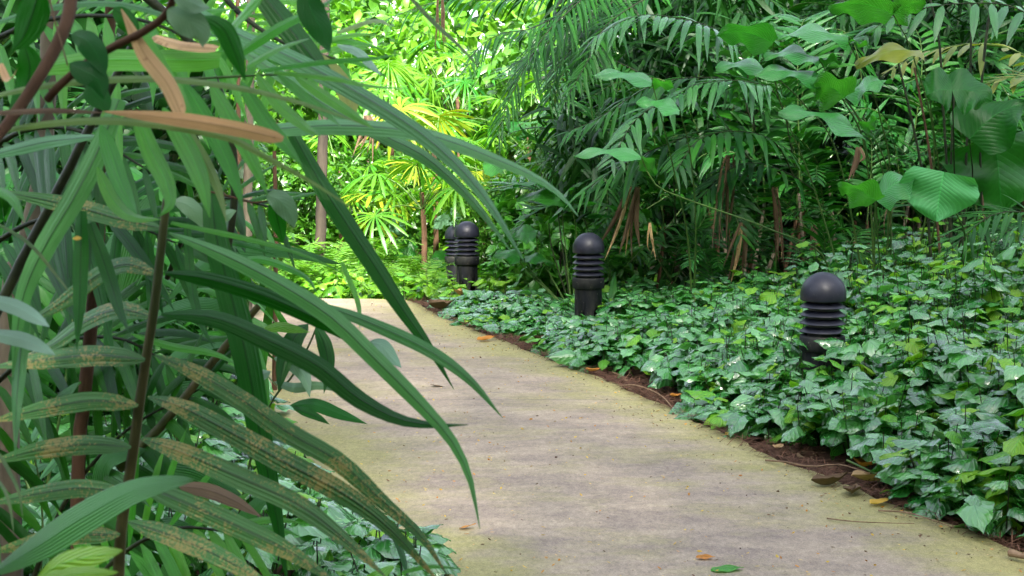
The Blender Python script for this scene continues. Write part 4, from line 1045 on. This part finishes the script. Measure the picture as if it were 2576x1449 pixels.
# pleated plants on the left, behind the frond
for i, (x, y, lb, sc) in enumerate([(-1.25, 4.6, 'pleated leaved plant nearest the camera at the left path edge', .62), (-1.9, 5.2, 'pale pleated plant under the rust frond', .75), (-2.4, 5.9, 'pleated plant at the lower left', .8),
                                    (-1.7, 6.4, 'pleated plant below the dark hanging strap', .7), (-2.6, 7.2, 'tall pleated plant behind the rachis', .95), (-1.95, 7.8, 'pleated plant near the far left verge', .7), (-3.2, 6.6, 'pleated plant at the left edge', .95), (-2.7, 8.8, 'far pleated plant left of the path', .8)]):
    straps(x, y, lb, 11, .8 * sc + .15, .15 * sc, 'pleat', 'pleated plants left of the path', name='pleated_plant', prof='wide')
KP = thing('pleated_plant', 'pleated plant with wide pale fans seen between the speckled leaflets', 'plant')
for px, w, Y in [([(300, 760), (320, 680), (355, 570), (400, 475)], 120, 3.2), ([(240, 700), (280, 620), (330, 560), (410, 530)], 90, 3.3), ([(300, 1180), (350, 1090), (430, 1010), (535, 965)], 120, 3.1),
                 ([(300, 1250), (380, 1190), (480, 1185), (620, 1260)], 80, 3.1), ([(300, 1400), (260, 1250), (270, 1160), (370, 1130)], 90, 3.0), ([(320, 1460), (360, 1370), (420, 1330), (520, 1350)], 80, 3.0),
                 ([(380, 1500), (440, 1420), (500, 1300), (520, 1230)], 80, 3.2), ([(560, 1450), (600, 1330), (660, 1260), (720, 1250)], 60, 3.3), ([(140, 1000), (180, 980), (190, 975), (200, 960)], 50, 3.0),
                 ([(420, 760), (480, 690), (560, 640), (700, 630), (860, 665)], 50, 3.4), ([(330, 860), (420, 790), (520, 770), (640, 800)], 60, 3.4), ([(380, 1000), (450, 900), (540, 860), (640, 880)], 60, 3.5)]:
    pblade(KP, 'leaf', px, w, Y, 'pleat', prof='wide', Y2=Y - .15, fold=.15, wave=.05, nc=9, tilt=(random.uniform(-.3, .3), .5))
# palms filling the left behind the close fronds
for x, y, lb, h in [(-1.9, 4.4, 'green palm right behind the rust frond', .5), (-2.6, 5.4, 'green palm at the left behind the bark trunk', 1.0), (-2.2, 6.6, 'palm between the trunk and the clearing', .9), (-3.4, 7.4, 'palm deep at the left edge', 1.5), (-3.0, 9.2, 'palm deep behind the mottled trunk', 1.4),
                    (-1.55, 3.6, 'palm whose narrow leaflets fill the lower left corner', .1)]:
    palm(x, y, lb, 11, .8 if x < -2.3 else .6, ('palm', 'palm', 'teal'), 3, h, 1.2, hdir=(PI, 2.2 if x < -2.3 else 1.5), grp='palms behind the close fronds', pitch=(-.9, .3))
# leafy shrubs on the left middle distance
for i, (x, y, h, rd, lb, mk) in enumerate([(-3.4, 10.5, 1.5, .9, 'leafy shrub beside the mottled trunk', 'crown'), (-2.6, 12.5, 1.0, .7, 'leafy shrub above the ferns', 'crown'), (-4.2, 12.5, 2.2, 1.2, 'tall shrub left of the clearing', 'crown'), (-3.9, 9.2, 2.6, 1.1, 'high shrub over the mottled trunk', 'bright'), (-2.9, 14.5, 1.9, .9, 'sunlit shrub over the dark hanging strap', 'bright')]):
    tree(x, y, h, rd, lb, mk, 1500, .13, 'shrub', 'shrub', 'shrubs left of the clearing', .025, i % 2)

# ------------------------------------------------------------------ bright background
FP = [(980, 130, 19, 2.3, 1.15, ('brightfan',), 'large sunlit fan palm with starburst leaves high in the clearing'), (900, 60, 21, 3.0, 1.5, ('brightfan',), 'pale fan palm behind the starburst one'),
      (1090, 250, 17.5, 1.7, .85, ('brightfan', 'yellowfan'), 'fan palm with a few yellow leaves'), (1060, 400, 16.5, 1.2, .9, ('brightfan',), 'fan palm with hanging segments over the far bollards'),
      (1215, 430, 17.5, 1.2, .8, ('yellowfan', 'brightfan'), 'yellowing fan palm right above the far bollards'), (930, 500, 17, .9, .8, ('brightfan', 'yellowfan'), 'low fan palm in the middle of the clearing'),
      (850, 330, 18, 1.6, .8, ('brightfan',), 'fan palm left in the clearing behind the straps'), (1330, 200, 19, 2.0, .9, ('brightfan',), 'fan palm partly behind the dark hanging palm'),
      (1150, 100, 22, 2.9, 1.1, ('brightfan', 'palm'), 'far fan palm at the top of the clearing')]
for px, py, Y, h, sc, mats, lb in FP:
    p = at(px, py, Y); fan_palm(p[0], Y, lb, 8, max(.9, (p[2] - float(gz(Y))) * 1.25), sc, mats, 'fan palms in the clearing')
BT = [(700, 24, 3.2, 1.9, 'bright', 'bushy tree at the left of the clearing'), (850, 26, 3.4, 2.0, 'crown', 'darker tree behind the left fan palm'), (1010, 27, 2.6, 1.9, 'bright', 'bright tree in the centre of the clearing'),
      (1180, 25, 3.0, 1.8, 'bright', 'bright tree above the far bollards'), (1330, 24, 2.8, 1.8, 'crown', 'tree right in the clearing behind the hanging palm'), (1450, 22, 2.6, 1.8, 'crown', 'tree between the clearing and the dark palms'),
      (560, 20, 2.6, 1.7, 'crown', 'tree behind the mottled trunk'), (420, 18, 2.4, 1.7, 'crown', 'tree far behind the fresh frond'), (1250, 20, 1.3, 1.1, 'bright', 'low bright bush right of the far bollards'),
      (1390, 18.5, 1.0, 1.0, 'bright', 'low bush behind the drooping ribbed plant'), (780, 18.5, 1.2, 1.1, 'bright', 'bright low bush over the ferns'), (1120, 20.5, 1.2, 1.1, 'bright', 'low bush behind the pale ribbed leaves'),
      (760, 17.5, 1.5, .8, 'crown', 'dark bush behind the ferns at the left of the clearing'), (870, 19, 1.7, .9, 'crown', 'dark bush behind the hanging fan palm'), (1000, 19.5, 1.5, .8, 'crown', 'dark bush between the fan palms'), (1290, 16.5, 1.2, .7, 'crown', 'dark bush behind the drooping ribbed leaves'), (1400, 16, 1.6, .8, 'crown', 'dark bush under the dark hanging palm'),
      (960, 22, 1.3, 1.3, 'crown', 'low bush in the middle of the clearing'), (1560, 19, 2.2, 1.6, 'crown', 'tree deep behind the dark palms'), (250, 15, 2.4, 1.6, 'crown', 'tree behind the far left straps')]
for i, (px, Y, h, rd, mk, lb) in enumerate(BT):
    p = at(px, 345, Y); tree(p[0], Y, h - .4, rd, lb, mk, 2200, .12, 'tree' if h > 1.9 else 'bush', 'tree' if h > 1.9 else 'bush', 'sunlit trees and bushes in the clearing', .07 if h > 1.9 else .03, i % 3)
M['midleaf'] = leafmat('mid_green_leaf', (.012, .11, .010), (.07, .25, .025), .3, .28, 'lat', nv=6, spec=.5, coat=.4)
for px, Y, h, rd, lb in [(1288, 14.9, .45, .34, 'leafy green bush just right of the far bollards'), (1330, 14.0, .45, .36, 'leafy green bush midway between the far and middle bollards'), (1405, 13.4, .5, .38, 'leafy green bush left of the middle bollard'),
                         (1545, 13.4, .6, .42, 'leafy green bush right of the middle bollard'), (1345, 15.6, .9, .45, 'taller green bush behind the leafy ones near the bend'), (1460, 14.6, .95, .5, 'taller green bush behind the middle bollard')]:
    p = at(px, 600, Y); tree(p[0], Y, h, rd, lb, 'midleaf', 420, .30, 'bush', 'bush', 'green bushes at the path bend', .015, 5)
# ferns and low plants beyond the path end
def fern(x, y, label, n=9, sc=1.0, grp='ferns beyond the path'):
    t = thing('fern', label, 'fern', (x, y, float(gz(y))), 0, grp)
    for k in range(n):
        key = ('fern', k % 3)
        if key not in FRM:
            mb = MB(); tt = np.linspace(0, 1, 6)
            P_ = np.stack([.75 * tt, .04 * np.sin(tt * 3), .38 * np.sin(tt * PI * .7) - .1 * tt ** 2], 1)
            frond_mesh(mb, P_, 30, .13 + .02 * (k % 3), .022, 80, .15, vee=0, start=.15, stem_r=.004, nseg=4, tipL=.12)
            o = mb.build('frond', [M['fern'], M['stem']], t); FRM[key] = o.data
        else:
            o = bpy.data.objects.new('frond', FRM[key]); C.objects.link(o); o.parent = t
        o.rotation_euler = (0, random.uniform(-.5, .15), 2 * PI * k / n + random.uniform(-.2, .2)); s = sc * random.uniform(.8, 1.2); o.scale = (s, s, s)
for px, Y, lb, sc in [(700, 14.5, 'fern at the left under the mottled trunk', 1.0), (760, 15, 'lime fern left of the crossing dark strap', 1.1), (830, 14.6, 'fern above the path end', 1.0), (890, 16, 'fern deeper above the path end', 1.1),
                      (1010, 15.2, 'fern near the far bollards', .8), (1060, 14.6, 'small fern left of the far bollards', .7), (660, 16, 'far left fern beyond the path', 1.2), (950, 17, 'fern in the shade of the low fan palm', 1.1), (1100, 17.5, 'fern behind the far bollards', 1.0)]:
    p = at(px, 700, Y); fern(p[0], Y, lb, 10, sc)
P = sample(1500, -5.5, 1.6, 13.6, 20)
P = P[(P[:, 1] > 13.65) | (P[:, 0] > .2)]
keepb = np.ones(len(P), bool)
for px, Y, _l in BL: 
    b = at(px, 700, Y); keepb &= np.hypot(P[:, 0] - b[0], P[:, 1] - Y) > .22
P = P[keepb]
cover_bed('low_plants', 'bright low leafy plants carpeting the ground beyond the path end', P, rng.uniform(.08, .32, len(P)), .13, 6, .4, [M['bright'], M['coverlime'], M['stem']])

# deep forest masses (nobody could count these leaves)
def mass(name, label, n, xr, yr, zr, leaf, mk, tpl=None, ytop=None, slope=0.0, gap=.0, clump=1.0):
    mb = MB()
    nc_ = max(20, n // 60)
    cc = np.stack([rng.uniform(*xr, nc_), rng.uniform(*yr, nc_), rng.uniform(*zr, nc_)], 1)
    k = rng.integers(0, nc_, n)
    pos = cc[k] + rdir(n) * (rng.uniform(0, 1, n) ** .6 * clump)[:, None] * np.array([1, 1, .6])
    a = rng.uniform(0, 2 * PI, n); tl = rng.normal(-.4, .4, n)
    dv = np.stack([np.cos(a) * np.cos(tl), np.sin(a) * np.cos(tl), np.sin(tl)], 1)
    up = nrm(np.array([0, -.3, 1.]) + rng.normal(0, .45, (n, 3)))
    pos[:, 2] = np.maximum(pos[:, 2], gz(pos[:, 1]) + .05)
    tone = np.clip(rng.uniform(0, .7, nc_)[k] + rng.uniform(0, .35, n), 0, 1)
    scatter(mb, tpl or leaf_t, pos, dv, up, leaf * rng.uniform(.6, 1.4, n), tone)
    return tag(mb.build(name, [M[mk]]), label, 'undergrowth' if 'under' in name else 'forest', kind='stuff')
blade_t = template('strap', 1, .13, 6, 3, .3, .5)
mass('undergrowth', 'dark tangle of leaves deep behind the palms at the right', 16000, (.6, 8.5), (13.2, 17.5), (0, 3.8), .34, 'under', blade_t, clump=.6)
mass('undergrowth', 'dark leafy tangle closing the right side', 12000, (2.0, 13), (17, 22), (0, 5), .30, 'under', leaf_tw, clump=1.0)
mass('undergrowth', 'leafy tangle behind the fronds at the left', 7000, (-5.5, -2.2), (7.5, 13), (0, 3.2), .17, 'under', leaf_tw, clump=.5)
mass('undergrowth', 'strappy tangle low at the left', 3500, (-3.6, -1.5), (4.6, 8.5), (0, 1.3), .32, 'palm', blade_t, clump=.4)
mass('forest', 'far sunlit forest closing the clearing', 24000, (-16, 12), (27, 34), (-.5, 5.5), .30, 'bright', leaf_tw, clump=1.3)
mass('forest', 'forest edge left of the clearing', 9000, (-12, -4.5), (14, 22), (-.3, 5), .22, 'crown', leaf_tw, clump=.9)

mass('undergrowth', 'unseen dark thicket added behind the camera across the path side', 3500, (-7, 6), (-4.5, -2.2), (0, 2.2), .34, 'under', leaf_tw, clump=.8)  # out-of-frame thickets, added on three sides to block low sky light
mass('undergrowth', 'unseen dark thicket added left of the camera', 3500, (-7.5, -3.4), (-2, 5), (0, 2.2), .32, 'under', leaf_tw, clump=.7)
mass('undergrowth', 'unseen dark thicket added right of the camera beyond the bed', 5000, (6.8, 9), (-2, 11), (0, 4), .34, 'under', leaf_tw, clump=.8)
# unseen tall trees added behind the camera to keep sun off the near half
M['shade'] = leafmat('added_canopy_leaf', (.03, .09, .02), (.05, .13, .03), .4, .1, 'lat')
def tall(x, y, h, rx, rz, label):
    t = thing('added_shade_tree', label, 'tree', (x, y, 0), 0, 'added unseen shade trees')
    if 'tall' not in CRM:
        mb = MB(); n = 650
        pos = rdir(n) * (rng.uniform(.1, 1, n) ** .4)[:, None]
        dv = rdir(n, -.6, .2); up = nrm(np.array([0, -.5, .8]) + rng.normal(0, .5, (n, 3)))
        scatter(mb, leaf_tw, pos, dv, up, .14 * rng.uniform(.7, 1.3, n), rng.uniform(0, 1, n))
        o = mb.build('crown', [M['shade']], t); CRM['tall'] = o.data
    else:
        o = bpy.data.objects.new('crown', CRM['tall']); C.objects.link(o); o.parent = t
    o.location = (0, 0, h); o.scale = (rx, rx * .7, rz)
    mb = MB(); tube(mb, catmull([(0, 0, -.2), (.1, 0, h * .5), (0, .1, h)], 10), [.28, .15], 10); mb.build('trunk', [M['bark']], t)
for x, y, h, rx, rz, lb in [(-9, -5, 6.5, 4.2, 7.2, 'added tall shade tree far left behind the camera'), (-4.6, -4.5, 7.7, 3.8, 8.7, 'added tall shade tree left behind the camera'), (3.4, -4.5, 11.0, 4.4, 12.4, 'added tall shade tree straight behind the camera'),
                            (8.6, -5, 11.5, 4.4, 13, 'added tall shade tree right behind the camera'), (13, -4, 11, 4.4, 12, 'added tall shade tree far right behind the camera'), (6, -8, 13, 4.8, 13, 'added second row shade tree at the right'),
                            (1.6, -6.5, 11.5, 2.7, 12.5, 'added slim shade tree in the second row behind the camera'), (-.9, -4.2, 7.4, 2.8, 8.9, 'added smaller shade tree close behind the camera')]:
    tall(x, y, h, rx, rz, lb)

# ------------------------------------------------------------------ light
SUN_EL, SUN_AZ = R(43), R(176)     # azimuth measured from +Y clockwise: behind the camera
sd = Vector((math.sin(SUN_AZ) * math.cos(SUN_EL), math.cos(SUN_AZ) * math.cos(SUN_EL), math.sin(SUN_EL)))
sun = bpy.data.lights.new('sun', 'SUN'); sun.energy = 4.0; sun.angle = R(4); sun.color = (1, .95, .86)
so = bpy.data.objects.new('sun', sun); C.objects.link(so); so.rotation_euler = sd.to_track_quat('Z', 'Y').to_euler(); so.location = (0, 0, 20)
w = bpy.data.worlds.new('World'); bpy.context.scene.world = w; w.use_nodes = True
nt = w.node_tree; bg = nt.nodes['Background']
sky = nt.nodes.new('ShaderNodeTexSky'); sky.sky_type = 'NISHITA'; sky.sun_disc = False
sky.sun_elevation = SUN_EL; sky.sun_rotation = SUN_AZ; sky.dust_density = 3; sky.ozone_density = .6; sky.air_density = .8
hs = nt.nodes.new('ShaderNodeHueSaturation'); hs.inputs['Saturation'].default_value = .5
nt.links.new(sky.outputs[0], hs.inputs['Color']); nt.links.new(hs.outputs[0], bg.inputs[0]); bg.inputs[1].default_value = .105

# ------------------------------------------------------------------ camera
cd = bpy.data.cameras.new('camera'); cam = bpy.data.objects.new('camera', cd); C.objects.link(cam)
cam.location = (0, 0, CAM_Z); cam.rotation_euler = (PI / 2 - PITCH, 0, 0)
cd.sensor_width = 36; cd.lens = 3577 / 2576 * 36; cd.clip_end = 500; cd.clip_start = .05
cd.dof.use_dof = True; cd.dof.focus_distance = 8.5; cd.dof.aperture_fstop = 14
sc = bpy.context.scene; sc.camera = cam
sc.view_settings.view_transform = 'Standard'; sc.view_settings.look = 'None'; sc.view_settings.gamma = 1
sc.view_settings.exposure = 2.95
sc.cycles.use_denoising = True
sc.cycles.max_bounces = 6; sc.cycles.transparent_max_bounces = 4; sc.cycles.diffuse_bounces = 3; sc.cycles.glossy_bounces = 3
sc.cycles.sample_clamp_indirect = 6
